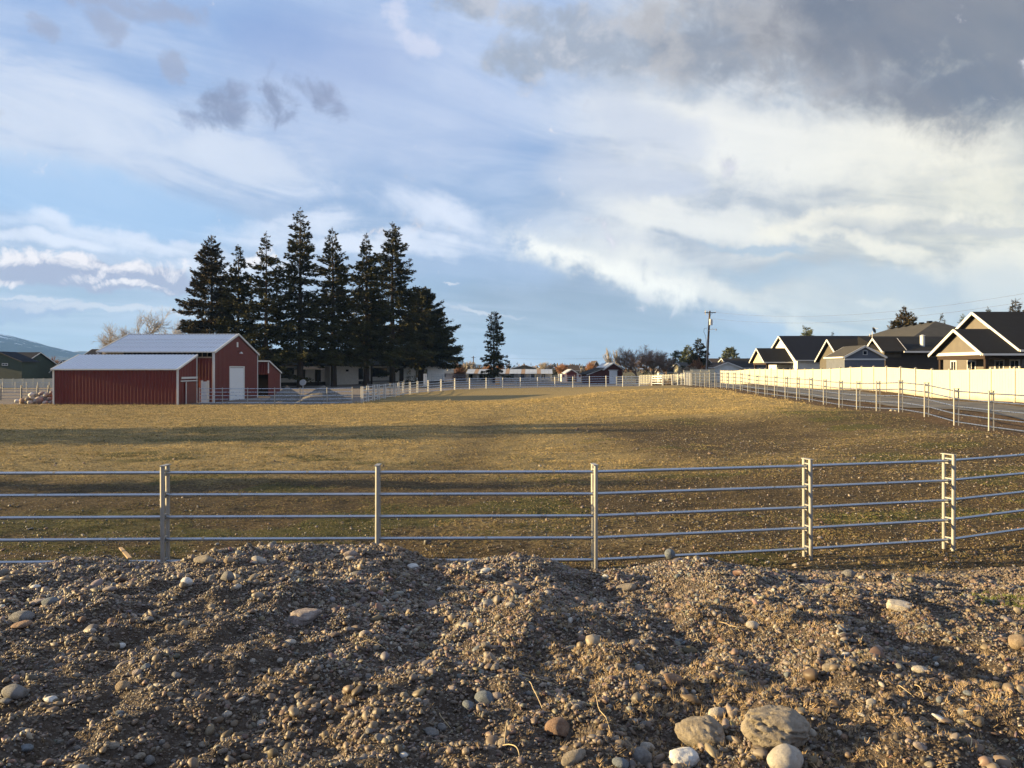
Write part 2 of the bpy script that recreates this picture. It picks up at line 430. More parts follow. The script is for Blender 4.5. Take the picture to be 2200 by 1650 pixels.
def zones(x, y):
    """gold, green, gravel/dirt amounts over the pasture"""
    u = x/np.maximum(y, 1)
    left = 1-ss(x+.10*y, 1.0, 9.0)
    far = ss(y, 26, 60)
    gold = np.clip(.10+.20*ss(y, 12, 24)+.70*left*ss(y, 15, 27)+.75*far+.8*fbm(x*.16, y*.22, 40, 4), 0, 1)
    trail = np.exp(-((x+1.6-.03*(y-30)+1.6*fbm(y*.12, y*0, 5, 2))/2.0)**2)*ss(y, 14, 24)*(1-ss(y, 44, 58))
    gold = gold*(1-.55*trail)
    right = ss(x, 12, 17)*(1-ss(y, 35, 50))
    gold = gold*(1-.45*right)
    green = np.clip(.75*ss(fbm(x*.35, y*.6, 60, 5), .02, .22)*(1-.75*far)*(1-.6*trail) + .8*np.exp(-((x+8.5)/3.5)**2-((y-14.5)/1.6)**2)+.55*np.exp(-((x-15)/3)**2-((y-36)/5)**2), 0, 1)
    yard = ss(y+0*x, 67.5, 69.5)*(1-ss(x+.0*y, -18, -10))*(1-ss(y, 118, 128))
    yard = np.maximum(yard, ss(y-.35*np.maximum(0, -x-0), 105, 108)*(1-ss(y, 160, 190))*(1-ss(x, 24, 28))*.8)
    # left arm of the curved fence
    fx_ = np.interp(y, [69, 72, 88, 96, 101, 104], [-18.5, -14.0, -13.4, -12.2, -8.5, -4])
    yard = np.maximum(yard, (1-ss(x-fx_, -1.5, .5))*ss(y, 68, 70.5)*(1-ss(y, 150, 180))*ss(x, -60, -42))
    dirt = np.maximum(ss(x-(17.6+.03*(y-29)), -1.2, .8)*(1-ss(x, 29, 33))*ss(y, 8, 20)*(1-ss(y, 112, 118)), 0)
    return gold, green, np.clip(yard, 0, 1), dirt
gold, green, yard, dirt = zones(x, y)
near = (1-ss(y, 10.2, 11.6))
vcol(gme, 'zone', np.stack([gold, green, np.maximum(yard, near*.9)], -1))
vcol(gme, 'zone2', np.stack([dirt, near, ss(np.hypot(x, y), 150, 260)], -1))
def ground_material(name, gravelly=False):
    m, b = new_mat(name)
    p = geopos()
    dist = CUR.nodes.new('ShaderNodeVectorMath'); dist.operation = 'LENGTH'; put(CUR, dist.inputs[0], p)
    dlen = S(dist.outputs['Value'])
    z1 = attr('zone'); gr, gg, gb = sep(z1)
    z2 = attr('zone2'); dr, dn, df = sep(z2)
    nL = noise(p, .35, 5, .6); nM = noise(p, 2.6, 5, .65); nS = noise(p, 14, 4, .65); nX = noise(p, 60, 3, .6)
    mixn = nM*.45+nS*.55
    soil = mixc(sstep(nS, .35, .65), (.036, .026, .015), (.100, .074, .041))
    dry = mixc(sstep(nS*.6+nX*.4, .38, .62), (.125, .098, .046), (.300, .226, .106))
    grn = mixc(sstep(nS, .35, .65), (0.044, 0.046, 0.016), (0.089, 0.085, 0.031))
    nLL = noise(p, .11, 5, .65)
    cover = sstep(gr*.9+mixn*.9+(nLL-.5)*.7, .62, 1.10)
    cc = mixc(cover, soil, dry)
    cc = mixc(sstep(gg+mixn*.8-.45, .30, .75, 0, .75), cc, grn)
    grv = mixc(sstep(nS*.5+nX*.5, .36, .64), (0.104, 0.085, 0.070), (0.244, 0.211, 0.181))
    cc = mixc(sstep(gb+(nM-.5)*.4, .35, .65), cc, grv)
    dsoil = mixc(sstep(nM*.4+nS*.6, .36, .64), (0.052, 0.033, 0.019), (0.115, 0.078, 0.047))
    cc = mixc(sstep(dr+(nM-.5)*.5, .35, .7), cc, dsoil)
    cc = mixc(df, cc, mixc(nM, (0.074, 0.063, 0.033), (0.148, 0.126, 0.063)))
    CUR.links.new(cc.k, b.inputs['Base Color']); b.inputs['Roughness'].default_value = .95
    b.inputs['Specular IOR Level'].default_value = .1
    fade = lstep(dlen, 12, 90, 1.0, .55)
    bump(b, (nM*.5+nS*.45+nX*.25*lstep(dlen, 12, 40, 1.0, 0.0))*fade, 1.0, .09)
    return m
GM = ground_material('pasture_ground')
ground = link('ground', gme, GM); tag(ground, 'dry winter pasture of short golden grass and bare brown soil', kind='structure')
# the gravel bank in front
bx = np.arange(-13.5, 13.51, .045); by = np.concatenate([np.arange(.6, 2.4, .1), np.arange(2.4, 12.61, .04)])
V, F = sheet(bx, by, lambda X, Y: bank(X, Y))
gz_ = ground_z(V[:, 0], V[:, 1])
V[:, 2] = np.where(V[:, 2] < gz_-.05, gz_-.05, V[:, 2])
bme = npmesh('gravel_bank', V, F, True)
m, b = new_mat('gravel_bank')
p = geopos()
nM = noise(p, 3.0, 5, .65); nS = noise(p, 22, 5, .7); nV = voro(p, 55, 'F1'); nV2 = voro(p, 110, 'F1'); vc = voro(p, 55, 'F1', 'Color')
vr, vg, vb = sep(vc)
cc = mixc(sstep(nM*.5+nS*.5, .35, .65), (0.019, 0.013, 0.009), (0.064, 0.046, 0.031))
cc = mixc(sstep(vr, .45, .9, 0, .8), cc, mixc(vg, (0.128, 0.107, 0.088), (0.091, 0.083, 0.077)))
cc = mixc(sstep(nV, .0, .6, 0, .5), cc, (.06, .043, .03))
CUR.links.new(cc.k, b.inputs['Base Color']); b.inputs['Roughness'].default_value = .92
bump(b, nS*.5-nV*.55-nV2*.25, 1.0, .022)
bk = link('gravel_bank', bme, m); tag(bk, 'rough bank of river gravel and soil in the foreground', kind='structure')
# road sheets
def strip(name, label, pts, mat, lift=.035, n=3, step=2.0):
    """pts: list of (xl, yl, xr, yr) cross sections"""
    P = []
    for (a, b_) in zip(pts[:-1], pts[1:]):
        L = math.hypot(b_[0]-a[0], b_[1]-a[1]); k = max(1, int(L/step))
        for i in range(k): P.append([a[j]+(b_[j]-a[j])*i/k for j in range(4)])
    P.append(pts[-1]); P = np.array(P, float); nn = n*2+1
    t = np.linspace(0, 1, nn)[None, :]
    X = P[:, :1]*(1-t)+P[:, 2:3]*t; Y = P[:, 1:2]*(1-t)+P[:, 3:4]*t
    Z = field(X, Y)+lift+.05*(1-(2*t-1)**2)
    Vv = np.stack([X, Y, Z], -1).reshape(-1, 3)
    i = np.arange(nn-1)[None, :]+np.arange(len(P)-1)[:, None]*nn
    Ff = np.stack([i, i+1, i+1+nn, i+nn], -1).reshape(-1, 4)
    o = link(name, npmesh(name, Vv, Ff, True), mat); return tag(o, label, kind='structure')
m, b = new_mat('asphalt')
p = geopos(); n1 = noise(p, .8, 5, .6); n2 = noise(p, 45, 3, .7)
CUR.links.new(mixc(sstep(n1*.6+n2*.4, .35, .65), (0.078, 0.073, 0.067), (0.133, 0.122, 0.107)).k, b.inputs['Base Color'])
b.inputs['Roughness'].default_value = .8; bump(b, n2, .6, .01)
ASPH = m
strip('asphalt_lane', 'narrow grey asphalt lane between the pipe fence and the white panel fence',
      [(21.6,-6,25.4,-6),(21.0,18,24.6,18),(20.8,30,24.4,30),(21.0,45,25.2,45),(21.6,60,26.0,60),(22.6,90,26.6,90),(23.4,108,26.8,109)], ASPH, .045)
strip('far_road', 'dark asphalt road crossing behind the far end of the pasture',
      [(-60,122,-60,131),(-20,113,-20,121),(-4,109,-4,118),(10,109,10,118),(30,113,30,121),(70,119,70,128)], ASPH, .06)
# ------------------------------------------------------------------ shared materials
def galv(name, col, metal, rough, var=.2, rust=.35):
    m, b = new_mat(name)
    p = geopos(); n1 = noise(p, 6, 5, .65); n2 = noise(p, 60, 3, .6)
    k = lstep(n1*.6+n2*.4, .3, .7, 1-var, 1+var*.5)
    cc = CUR.nodes.new('ShaderNodeVectorMath'); cc.operation = 'SCALE'; cc.inputs[0].default_value = col
    put(CUR, cc.inputs['Scale'], k); n3_ = noise(p, 1.7, 6, .72)
    CUR.links.new(mixc(sstep(n3_, .58, .70, 0, rust), S(cc.outputs[0]), (.11, .075, .055)).k, b.inputs['Base Color'])
    b.inputs['Metallic'].default_value = metal; put(CUR, b.inputs['Roughness'], lstep(n1, .3, .7, rough-.06, rough+.12))
    b.inputs['Specular IOR Level'].default_value = .5
    return m
RAILM = galv('galvanised_rail', (.42, .455, .51), .92, .27)
POSTM = galv('galvanised_post', (0.304, 0.296, 0.276), .25, .5)
WHITE = simple('white_trim_paint', (0.576, 0.568, 0.544), .5, var=.08)
def dirty(name, col, z0, z1, rough, var, dirt=(.16, .12, .085), obj=False, amt=.6, spec=.4):
    m, b = new_mat(name); p = geopos(); n1 = noise(p, 1.3, 6, .65); n2 = noise(p, 14, 4, .6)
    k = lstep(n1*.6+n2*.4, .3, .7, 1-var, 1+var*.5)
    cc = CUR.nodes.new('ShaderNodeVectorMath'); cc.operation = 'SCALE'; cc.inputs[0].default_value = col; put(CUR, cc.inputs['Scale'], k)
    q0, q1, q2 = sep(objco() if obj else p)
    CUR.links.new(mixc(sstep(q2-(n1-.5)*.5-(n2-.5)*.3, z0, z1, amt, 0), S(cc.outputs[0]), dirt).k, b.inputs['Base Color'])
    put(CUR, b.inputs['Roughness'], lstep(n2, .3, .7, rough-.05, rough+.15)); b.inputs['Specular IOR Level'].default_value = spec
    return m
VINYL = dirty('white_vinyl', (.47, .455, .375), .02, .32, .45, .08, obj=True)
RED = dirty('red_steel_siding', (.130, .015, .012), .0, .38, .42, .22, dirt=(.10, .06, .045), spec=.45)
CONC = simple('concrete', (.40, .38, .35), .9, bmp=.5)
REDW = simple('weathered_red_boards', (.09, .028, .024), .8, var=.25)
GALVROOF = galv('galvalume_roof', (.54, .58, .66), .85, .38, .14, .0)
OLDROOF = simple('old_tin_roof', (.42, .44, .46), .5, metal=.3, var=.25, scale=.5)
RUST = simple('rusted_tin', (.30, .20, .13), .8, var=.3)
DARKIN = simple('interior_shade', (.012, .011, .010), .9)  # near-black colour stands for the shade inside barns and stalls
WOOD = simple('framing_timber', (.30, .21, .13), .8, var=.3)
TIMBER = simple('dark_stained_timber', (.035, .022, .016), .7)
SHING = {}
for nm, cl in (('black_shingle', (.012, .012, .014)), ('charcoal_shingle', (.022, .020, .019)), ('grey_shingle', (.060, .057, .053)), ('navy_shingle', (.008, .010, .018)), ('brown_shingle', (.06, .045, .038)), ('slate_shingle', (.10, .115, .135))):
    SHING[nm] = simple(nm, cl, .9, var=.35, scale=2.0, bmp=.7, bscale=9, dist=.03, spec=.15)
def lap_mat(name, col, vertical=False, pitch=.16):
    m, b = new_mat(name)
    p = geopos(); sx, sy, sz = sep(p)
    co = (sx+sy) if vertical else sz
    f = M('FRACT', co*(1/pitch)); n1 = noise(p, 2.5, 5, .6)
    k = lstep(n1, .3, .7, .88, 1.06)
    cc = CUR.nodes.new('ShaderNodeVectorMath'); cc.operation = 'SCALE'; cc.inputs[0].default_value = col
    put(CUR, cc.inputs['Scale'], k); CUR.links.new(cc.outputs[0], b.inputs['Base Color'])
    b.inputs['Roughness'].default_value = .7
    bump(b, f if not vertical else sstep(f, 0, .12), .7, .02)
    return m
SID_WHITE = lap_mat('white_lap_siding', (.62, .62, .60))
SID_TAN = lap_mat('tan_lap_siding', (.10, .09, .075))
SID_BEIGE = lap_mat('beige_lap_siding', (.135, .120, .105))
SID_TAUPE = lap_mat('taupe_lap_siding', (.09, .08, .068))
SID_BLUE = lap_mat('slate_blue_siding', (.12, .13, .155))
SID_GREEN = lap_mat('dark_green_siding', (.045, .060, .042))
SID_DARK = lap_mat('dark_brown_siding', (.05, .042, .038))
SID_RANCH = lap_mat('cream_batten_siding', (.80, .79, .75), True, .41)
SID_CREAM = lap_mat('cream_siding', (0.480, 0.432, 0.288))
m, b = new_mat('window_glass'); b.inputs['Base Color'].default_value = (.02, .024, .03, 1); b.inputs['Roughness'].default_value = .06; b.inputs['Specular IOR Level'].default_value = .8
GLASS = m
DOORW = simple('white_overhead_door', (.70, .71, .72), .45, var=.06)
# ------------------------------------------------------------------ pipe fences
def unit_post(r, H, n):
    return MB().tube((0, 0, -.25), (0, 0, H), r, n).mesh('post', smooth=True)
def rail_mesh(L, r, n):
    return MB().tube((0, 0, 0), (0, 0, L), r, n, cap=False).mesh('rail', smooth=True)
PM = {k: unit_post(.046 if k == 6 else .030, 1.50, k) for k in (14, 8, 6)}
BRM = {}
def pipe_fence(name, label, pts, H=1.50, n=14, offset=.085, brackets=True, rails=5, sp=.313, group=None, couple=False, r=.024, postm=None):
    """pts: (x, y) stations; two posts stand astride the rails at each"""
    x0, y0 = pts[0]
    t = thing(name, label, 'fence', (x0, y0, fz(x0, y0)), group)
    P = [Vector((x, y, fz(x, y))) for x, y in pts]
    rng = random.Random(len(pts)); pmx = postm or POSTM
    capm = brm = None
    for i, q in enumerate(P):
        a = P[max(i-1, 0)]; c_ = P[min(i+1, len(P)-1)]
        d = Vector((c_.x-a.x, c_.y-a.y, 0)).normalized(); nrm = Vector((-d.y, d.x, 0))
        ang = math.atan2(d.y, d.x)
        for s_ in ((-1, 1) if offset else (1,)):
            po = link('post', PM[n], pmx, t, q+nrm*(offset*s_)+Vector((0, 0, H-1.5)))
            po.rotation_euler = (rng.uniform(-.006, .006), rng.uniform(-.006, .006), 0)
        if offset:
            if capm is None: capm = MB().box(-.034, .034, -offset-.036, offset+.036, 0, .012).mesh('post_cap')
            cp = link('post_cap', capm, POSTM, t, q+Vector((0, 0, H))); cp.rotation_euler = (0, 0, ang)
        if brackets:
            if brm is None:
                brm = MB().box(-.012, .012, -offset, offset, -.045, -.027).box(-.012, .012, -offset, -offset+.012, -.0265, .0265).box(-.012, .012, offset-.012, offset, -.0265, .0265).box(-.012, .012, -offset, offset, .027, .045).mesh('rail_bracket')
            for k in range(rails):
                br = link('rail_bracket', brm, POSTM, t, q+Vector((0, 0, H-.10-k*sp))); br.rotation_euler = (0, 0, ang)
    for a, c_ in zip(P[:-1], P[1:]):
        L = (c_-a).length
        key = (round(L, 2), n, r)
        if key not in BRM: BRM[key] = rail_mesh(key[0]+.004, r, n)
        for k in range(rails):
            o = link('rail', BRM[key], RAILM, t, a+Vector((0, 0, H-.10-k*sp)))
            o.rotation_mode = 'QUATERNION'; o.rotation_quaternion = (c_-a).to_track_quat('Z', 'Y')
            if couple and (k*7+int(a.x*3)) % 3 != 0:
                f = rng.uniform(.15, .85); pp = a+(c_-a)*f+Vector((0, 0, H-.10-k*sp)); dd = (c_-a).normalized()
                MB().tube(pp-dd*.018, pp+dd*.018, r+.0016, n, cap=True).build('rail_joint', POSTM, t)
    return t
def near_pt(px, d): return (PX(px, d), d)
nf = [(-14.1, 10.55), (-11.05, 10.7), (-7.98, 10.83)]+[near_pt(355, 10.86), near_pt(812, 10.9), near_pt(1277, 10.95), near_pt(1735, 11.62), near_pt(2038, 12.3)]
nf = [(-10.95, 10.72), (-7.93, 10.84)]
nf = [(-13.97, 10.6), (-10.94, 10.72)]+[near_pt(355, 10.86)]+[near_pt(812, 10.9), near_pt(1277, 10.95), near_pt(1735, 11.62), near_pt(2038, 12.2)]
nf = [(nf[2][0]-9.1, 10.55), (nf[2][0]-6.07, 10.65), (nf[2][0]-3.04, 10.77)]+nf[2:]
x_, y_ = nf[-1]; a_ = R(17)
for k in range(7):
    a_ += R(8.0); x_ += 3.03*math.cos(a_); y_ += 3.03*math.sin(a_); nf.append((x_, y_))
pipe_fence('pipe_fence', 'near run of five rail galvanised pipe fence with paired posts behind the gravel bank', nf, couple=True)
# right hand run
rf = []
d = 24.0
while d < 88.5:
    rf.append((18+.0427*(d-28.9), d)); d += 2.45
rf_near = rf
pipe_fence('pipe_fence', 'long straight run of five rail pipe fence beside the asphalt lane', rf_near, n=8, brackets=True)
# far run, curving left round the end of the pasture
far_px = [(1484,87.9),(1478,90.0),(1472,92.3),(1465,94.6),(1457,96.8),(1445,99.0),(1424,101),(1400,102.5),(1374,103.3),(1338,104),(1302,104.2),(1266.5,104.2),(1230.7,104.2),(1192,104.2),(1155,104.2),
          (1118,104.1),(1080,104),(1044.6,103.8),(1009,103.2),(977,102),(947.5,100.3),(920,98.2),(897,96),(881,93.6),(866,91),(856,88.3),(847.4,85.6),(826,79.5),(813,76),(802.6,73.6),(790,71.5),(778,69.5)]
pipe_fence('pipe_fence', 'far curving run of pipe fence whitened as if sunlit round the end of the pasture', [(PX(a, d_), d_) for a, d_ in far_px], n=6, brackets=False, offset=.08, r=.030, postm=WHITE)  # galvanised posts take the white trim colour to look sunlit
left_px = [757, 702.6, 645, 590, 532, 478, 428]
pipe_fence('pipe_fence', 'run of pipe fence in front of the red barn door and gravel piles', [(PX(a, 69.0), 69.0) for a in left_px], n=6, brackets=False, offset=0)
# corral fences at the far left and behind
pipe_fence('pipe_fence', 'pipe fence left of the boulder pile, nearer of two', [(PX(a, 78), 78) for a in (-110, -60, -12, 1, 46, 81, 104)], n=6, brackets=False, offset=.08)
pipe_fence('pipe_fence', 'pipe fence left of the boulder pile, farther of two', [(PX(a, 104), 104) for a in (-60, -30, 6, 33, 57, 81, 106, 130)], n=6, brackets=False, offset=0)
pipe_fence('pipe_fence', 'short gate run of pipe fence crossing the gravel yard', [(PX(a, d_), d_) for a, d_ in ((790, 84), (802, 82), (827, 86), (838, 89), (857, 95), (868, 100))], n=6, brackets=False, offset=0)
pipe_fence('pipe_fence', 'arena panels in front of the long tin roofed horse shelter', [(PX(a, 160), 160) for a in range(1082, 1236, 17)], n=6, brackets=False, offset=0, H=1.6)
pipe_fence('pipe_fence', 'pale corral rails beside the small white house', [(PX(a, 158), 158) for a in (905, 925, 950, 978, 1001)], n=6, brackets=False, offset=0, H=1.6)
# ------------------------------------------------------------------ white vinyl panel fences
def vinyl_fence(label, pts, H=1.83, pm=VINYL, name='vinyl_fence', zoff=0):
    t = thing(name, label, 'fence', (pts[0][0], pts[0][1], fz(*pts[0])))
    post = MB().box(-.065, .065, -.065, .065, -.3, H+.03).mesh('post'); cap = MB()
    cap.box(-.08, .08, -.08, .08, 0, .03); cap.add([(-.07,-.07,.03),(.07,-.07,.03),(.07,.07,.03),(-.07,.07,.03),(0,0,.09)], [(0,1,4),(1,2,4),(2,3,4),(3,0,4)])
    cap = cap.mesh('cap')
    panels = {}
    P = [Vector((x, y, fz(x, y)+zoff)) for x, y in pts]
    for i, q in enumerate(P):
        c_ = P[min(i+1, len(P)-1)]; a = P[max(i-1, 0)]; ang = math.atan2(c_.y-a.y, c_.x-a.x)
        o = link('post', post, pm, t, q); o.rotation_euler = (0, 0, ang)
        o = link('post_cap', cap, pm, t, q+Vector((0, 0, H+.03))); o.rotation_euler = (0, 0, ang)
        if i == len(P)-1: break
        L = (Vector((c_.x, c_.y))-Vector((q.x, q.y))).length; key = round(L, 2)
        if key not in panels:
            mbp = MB(); g = .066
            mbp.box(g, key-g, -.022, .022, H-.14, H-.01); mbp.box(g, key-g, -.022, .022, .03, .17)
            nb = 8; w = (key-2*g)/nb
            for k in range(nb): mbp.box(g+k*w+.004, g+(k+1)*w-.004, -.012, .012, .17, H-.14)
            panels[key] = mbp.mesh('panel')
        c2 = P[i+1]
        o = link('panel', panels[key], pm, t, q); o.rotation_euler = (0, -math.atan2(c2.z-q.z, L), math.atan2(c2.y-q.y, c2.x-q.x))
    return t
vf = []
d = 34.6
while d < 111.5: vf.append((26.9+.04*(d-40), d)); d += 2.2
vinyl_fence('tall white vinyl panel fence lit bright yellow beside the asphalt lane', vf)
e = vf[-1]
vinyl_fence('shaded white vinyl panel fence facing the camera at the end of the lane', [(e[0]-.3-.0-1.22*k, e[1]+.3) for k in range(5)][1:])
vinyl_fence('shaded white vinyl fence with a higher panel beside the lane end', [(PX(1535, 116), 116), (PX(1508, 116), 116), (PX(1484, 116), 116)], H=2.0)
lf = [(PX(px, 142), 142) for px in range(-60, 150, 22)]
vinyl_fence('long low white fence in front of the green house at far left', lf, H=1.9, zoff=-.2)
# white rail and picket fences behind the far bend
def picket_fence(label, pts, H=1.3):
    t = thing('picket_fence', label, 'fence', (pts[0][0], pts[0][1], fz(*pts[0])))
    pk = MB().box(-.06, .06, -.015, .015, .05, H).mesh('picket')
    for (xa, ya), (xb, yb) in zip(pts[:-1], pts[1:]):
        L = math.hypot(xb-xa, yb-ya); n = int(L/.24); ang = math.atan2(yb-ya, xb-xa)
        for k in range(n):
            f = (k+.5)/n; x = xa+(xb-xa)*f; y = ya+(yb-ya)*f
            o = link('picket', pk, VINYL, t, (x, y, fz(x, y))); o.rotation_euler = (0, 0, ang)
        for z in (.25, H-.2):
            MB().bar((xa, ya+.03, fz(xa, ya)+z), (xb, yb+.03, fz(xb, yb)+z), .04, .10).build('rail', VINYL, t)
    return t
picket_fence('white picket fence behind the far bend of the pipe fence', [(PX(1374, 111), 111), (PX(1470, 107), 107)], 1.45)
def board_fence(label, pts, H=1.3, n=4):
    t = thing('board_fence', label, 'fence', (pts[0][0], pts[0][1], fz(*pts[0])))
    for (xa, ya) in pts: MB().box(xa-.07, xa+.07, ya-.07, ya+.07, fz(xa, ya)-.2, fz(xa, ya)+H+.08).build('post', VINYL, t)
    for (xa, ya), (xb, yb) in zip(pts[:-1], pts[1:]):
        for k in range(n):
            z = H-.08-k*H/n
            MB().bar((xa, ya-.09, fz(xa, ya)+z), (xb, yb-.09, fz(xb, yb)+z), .03, .12).build('board', VINYL, t)
    return t
board_fence('white four board rail fence running behind the far pipe fence', [(PX(p_, 109), 109) for p_ in (1325, 1345, 1357, 1374)], 1.35)
# ------------------------------------------------------------------ red metal barns
def ribbed(name, parent, o, u, w, zb, topf, nrm, mat, vertical=True, W_=.91, ribs=3, z_is_slope=None):
    """a run of ribbed sheets, one object per sheet. o: corner, u: unit run direction, w: run length, nrm: outward normal.
    vertical walls: zb bottom z, topf(s) top z at run distance s."""
    n = max(1, round(w/W_)); pw = w/n; outs = []
    o = Vector(o); u = Vector(u); nrm = Vector(nrm)
    for k in range(n):
        prof = []
        for r_ in range(ribs):
            s0 = k*pw+pw*(r_+.5)/ribs; d_ = .055; h = .05
            prof += [(s0-d_*1.5, 0), (s0-d_*.5, h), (s0+d_*.5, h), (s0+d_*1.5, 0)]
        prof = [(k*pw+.002, 0)]+prof+[((k+1)*pw-.002, 0)]
        vs = []; fs = []
        for s_, h in prof:
            p_ = o+u*s_+nrm*h
            tz = topf(s_)
            if vertical: vs += [Vector((p_.x, p_.y, zb)), Vector((p_.x, p_.y, tz))]
            else: vs += [p_, p_+Vector(z_is_slope)]
        for i in range(len(prof)-1): fs.append((2*i, 2*i+2, 2*i+3, 2*i+1))
        mb_ = MB(); mb_.add(vs, fs); outs.append(mb_.build(name, mat, parent))
    return outs
g0 = CZ-3.22
def shed_roof_barn(label, X0, X1, Y0, Y1, zl, zh, high_back=True):
    """mono pitch shed; high side is at the back (Y1) or the front"""
    t = thing('red_shed', label, 'barn', ((X0+X1)/2, (Y0+Y1)/2, g0))
    zf, zb_ = (zl, zh) if high_back else (zh, zl)
    prof = [(Y0+.02, zf-.05), (Y1-.02, zb_-.05)]
    MB().prism([(X0+.02, Y0+.02, g0-.2), (X0+.02, Y1-.02, g0-.2), (X0+.02, Y1-.02, zb_-.05), (X0+.02, Y0+.02, zf-.05)], (X1-X0-.04, 0, 0)).build('inner_frame', REDW, t)
    return t, zf, zb_
# small shed
t, zf, zb_ = shed_roof_barn('long low red metal shed with sloping roof at the pasture edge', -40.5, -29.55, 68, 72, CZ-.03, CZ+1.22)
ribbed('wall_panel', t, (-40.5, 68, 0), (1, 0, 0), 10.95, g0-.15, lambda s: CZ-.07, (0, -1, 0), RED)
ribbed('wall_panel', t, (-29.55, 68, 0), (0, 1, 0), 4.0, g0-.15, lambda s: CZ-.07+1.25*s/4.0, (1, 0, 0), RED)
ribbed('wall_panel', t, (-40.5, 72, 0), (0, -1, 0), 4.0, g0-.15, lambda s: CZ+1.18-1.25*s/4.0, (-1, 0, 0), RED)
ribbed('roof_panel', t, (-40.62, 67.78, CZ-.06), (1, 0, 0), 11.2, 0, lambda s: 0, (0, -.297, .955), GALVROOF, vertical=False, z_is_slope=(0, 4.36, 1.36))
for xx in (-40.5, -29.55): MB().box(xx-.07, xx+.07, 67.92, 68.07, g0-.1, CZ-.08).build('corner_trim', WHITE, t)
MB().box(-29.6, -29.46, 71.95, 72.06, g0-.1, CZ+1.15).build('corner_trim', WHITE, t)
MB().bar((-29.47, 67.75, CZ-.1), (-29.47, 72.15, CZ+1.26), .06, .16).build('gable_trim', WHITE, t)
MB().bar((-40.63, 67.75, CZ-.1), (-40.63, 72.15, CZ+1.26), .06, .16).build('gable_trim', WHITE, t)
MB().box(-40.6, -29.5, 67.76, 67.80, CZ-.13, CZ-.02).build('eave_trim', WHITE, t)
MB().box(-40.6, -29.5, 67.93, 67.99, g0-.14, g0-.02).build('base_trim', WHITE, t)
dd = MB().box(-29.50, -29.44, 69.4, 71.75, g0+.02, g0+2.02).build('sliding_door', RED, t)
MB().box(-29.44, -29.40, 69.40, 69.52, g0+.02, g0+2.02).build('door_edge', WHITE, dd)
MB().box(-29.44, -29.38, 68.35, 71.9, g0+2.06, g0+2.16).build('door_track', WHITE, t)
MB().box(-29.44, -29.36, 68.45, 71.9, g0+2.30, g0+2.48).build('track_cover', WHITE, t)
# main barn
BX0, BX1, BY0, BY1 = -39.2, -28.3, 73.0, 85.4; ZE = CZ+1.63; ZR = CZ+3.55; BYM = 79.2
t = thing('red_barn', 'tall red metal gable barn with white overhead door and galvanised roof', 'barn', (-33.7, 79.2, g0))
MB().prism([(BX0+.03, BY0+.03, g0-.2), (BX0+.03, BY1-.03, g0-.2), (BX0+.03, BY1-.03, ZE-.08), (BX0+.03, BYM, ZR-.08), (BX0+.03, BY0+.03, ZE-.62)], (BX1-BX0-.06, 0, 0)).build('inner_frame', DARKIN, t)  # solid fill, near-black for the shade behind the eave strip
ribbed('wall_panel', t, (BX0, BY0, 0), (1, 0, 0), BX1-BX0, g0-.15, lambda s: ZE-.62, (0, -1, 0), RED)
def gtop(s): return (ZE+(ZR-ZE)*(s/6.2) if s < 6.2 else ZR-(ZR-ZE)*((s-6.2)/6.2))-.05
DY0, DY1, DZ = 77.05, 81.2, g0+3.35
# gable end sheets: left of, above and right of the door
def gable_seg(y0, y1, zb0):
    ribbed('wall_panel', t, (BX1, y0, 0), (0, 1, 0), y1-y0, zb0, lambda s: gtop(s+y0-BY0), (1, 0, 0), RED)
gable_seg(BY0, DY0, g0-.15); gable_seg(DY1, BY1, g0-.15); gable_seg(DY0, DY1, DZ)
sl_len = math.hypot(6.2, ZR-ZE); ny, nz = -(ZR-ZE)/sl_len, 6.2/sl_len
ribbed('roof_panel', t, (BX0-.15, BY0-.12, ZE-.04), (1, 0, 0), BX1-BX0+.3, 0, lambda s: 0, (0, ny, nz), GALVROOF, vertical=False, z_is_slope=(0, 6.32, (ZR-ZE)*6.32/6.2))
ribbed('roof_panel', t, (BX1+.15, BY1+.30, ZE-.09), (-1, 0, 0), BX1-BX0+.3, 0, lambda s: 0, (0, -ny, nz), GALVROOF, vertical=False, z_is_slope=(0, -6.5, (ZR-ZE)*6.5/6.2))
for k, fy in enumerate((1.55, 3.0, 4.1)):
    yy = BY0-.12+fy; zz = ZE-.04+(ZR-ZE)*fy/6.2
    MB().box(BX0-.14, BX1+.14, yy, yy+.05, zz+.035, zz+.065).build('roof_lap', GALVROOF, t)
MB().bar((BX1+.17, BY0-.16, ZE-.08), (BX1+.17, BYM, ZR-.02), .06, .20).build('gable_trim', WHITE, t)
MB().bar((BX1+.17, BYM, ZR-.02), (BX1+.17, BY1+.32, ZE-.12), .06, .20).build('gable_trim', WHITE, t)
MB().bar((BX0-.17, BY0-.16, ZE-.08), (BX0-.17, BYM, ZR-.02), .06, .20).build('gable_trim', WHITE, t)
MB().bar((BX0-.15, BYM, ZR+.01), (BX1+.15, BYM, ZR+.01), .30, .05).build('ridge_cap', WHITE, t)
MB().box(BX0-.15, BX1+.15, BY0-.16, BY0-.12, ZE-.10, ZE-.01).build('eave_trim', WHITE, t)
for (xx, yy) in ((BX0, BY0), (BX1, BY0), (BX1, BY1)): MB().box(xx-.10, xx+.08, yy-.08, yy+.10, g0-.1, ZE-.12).build('corner_trim', WHITE, t)
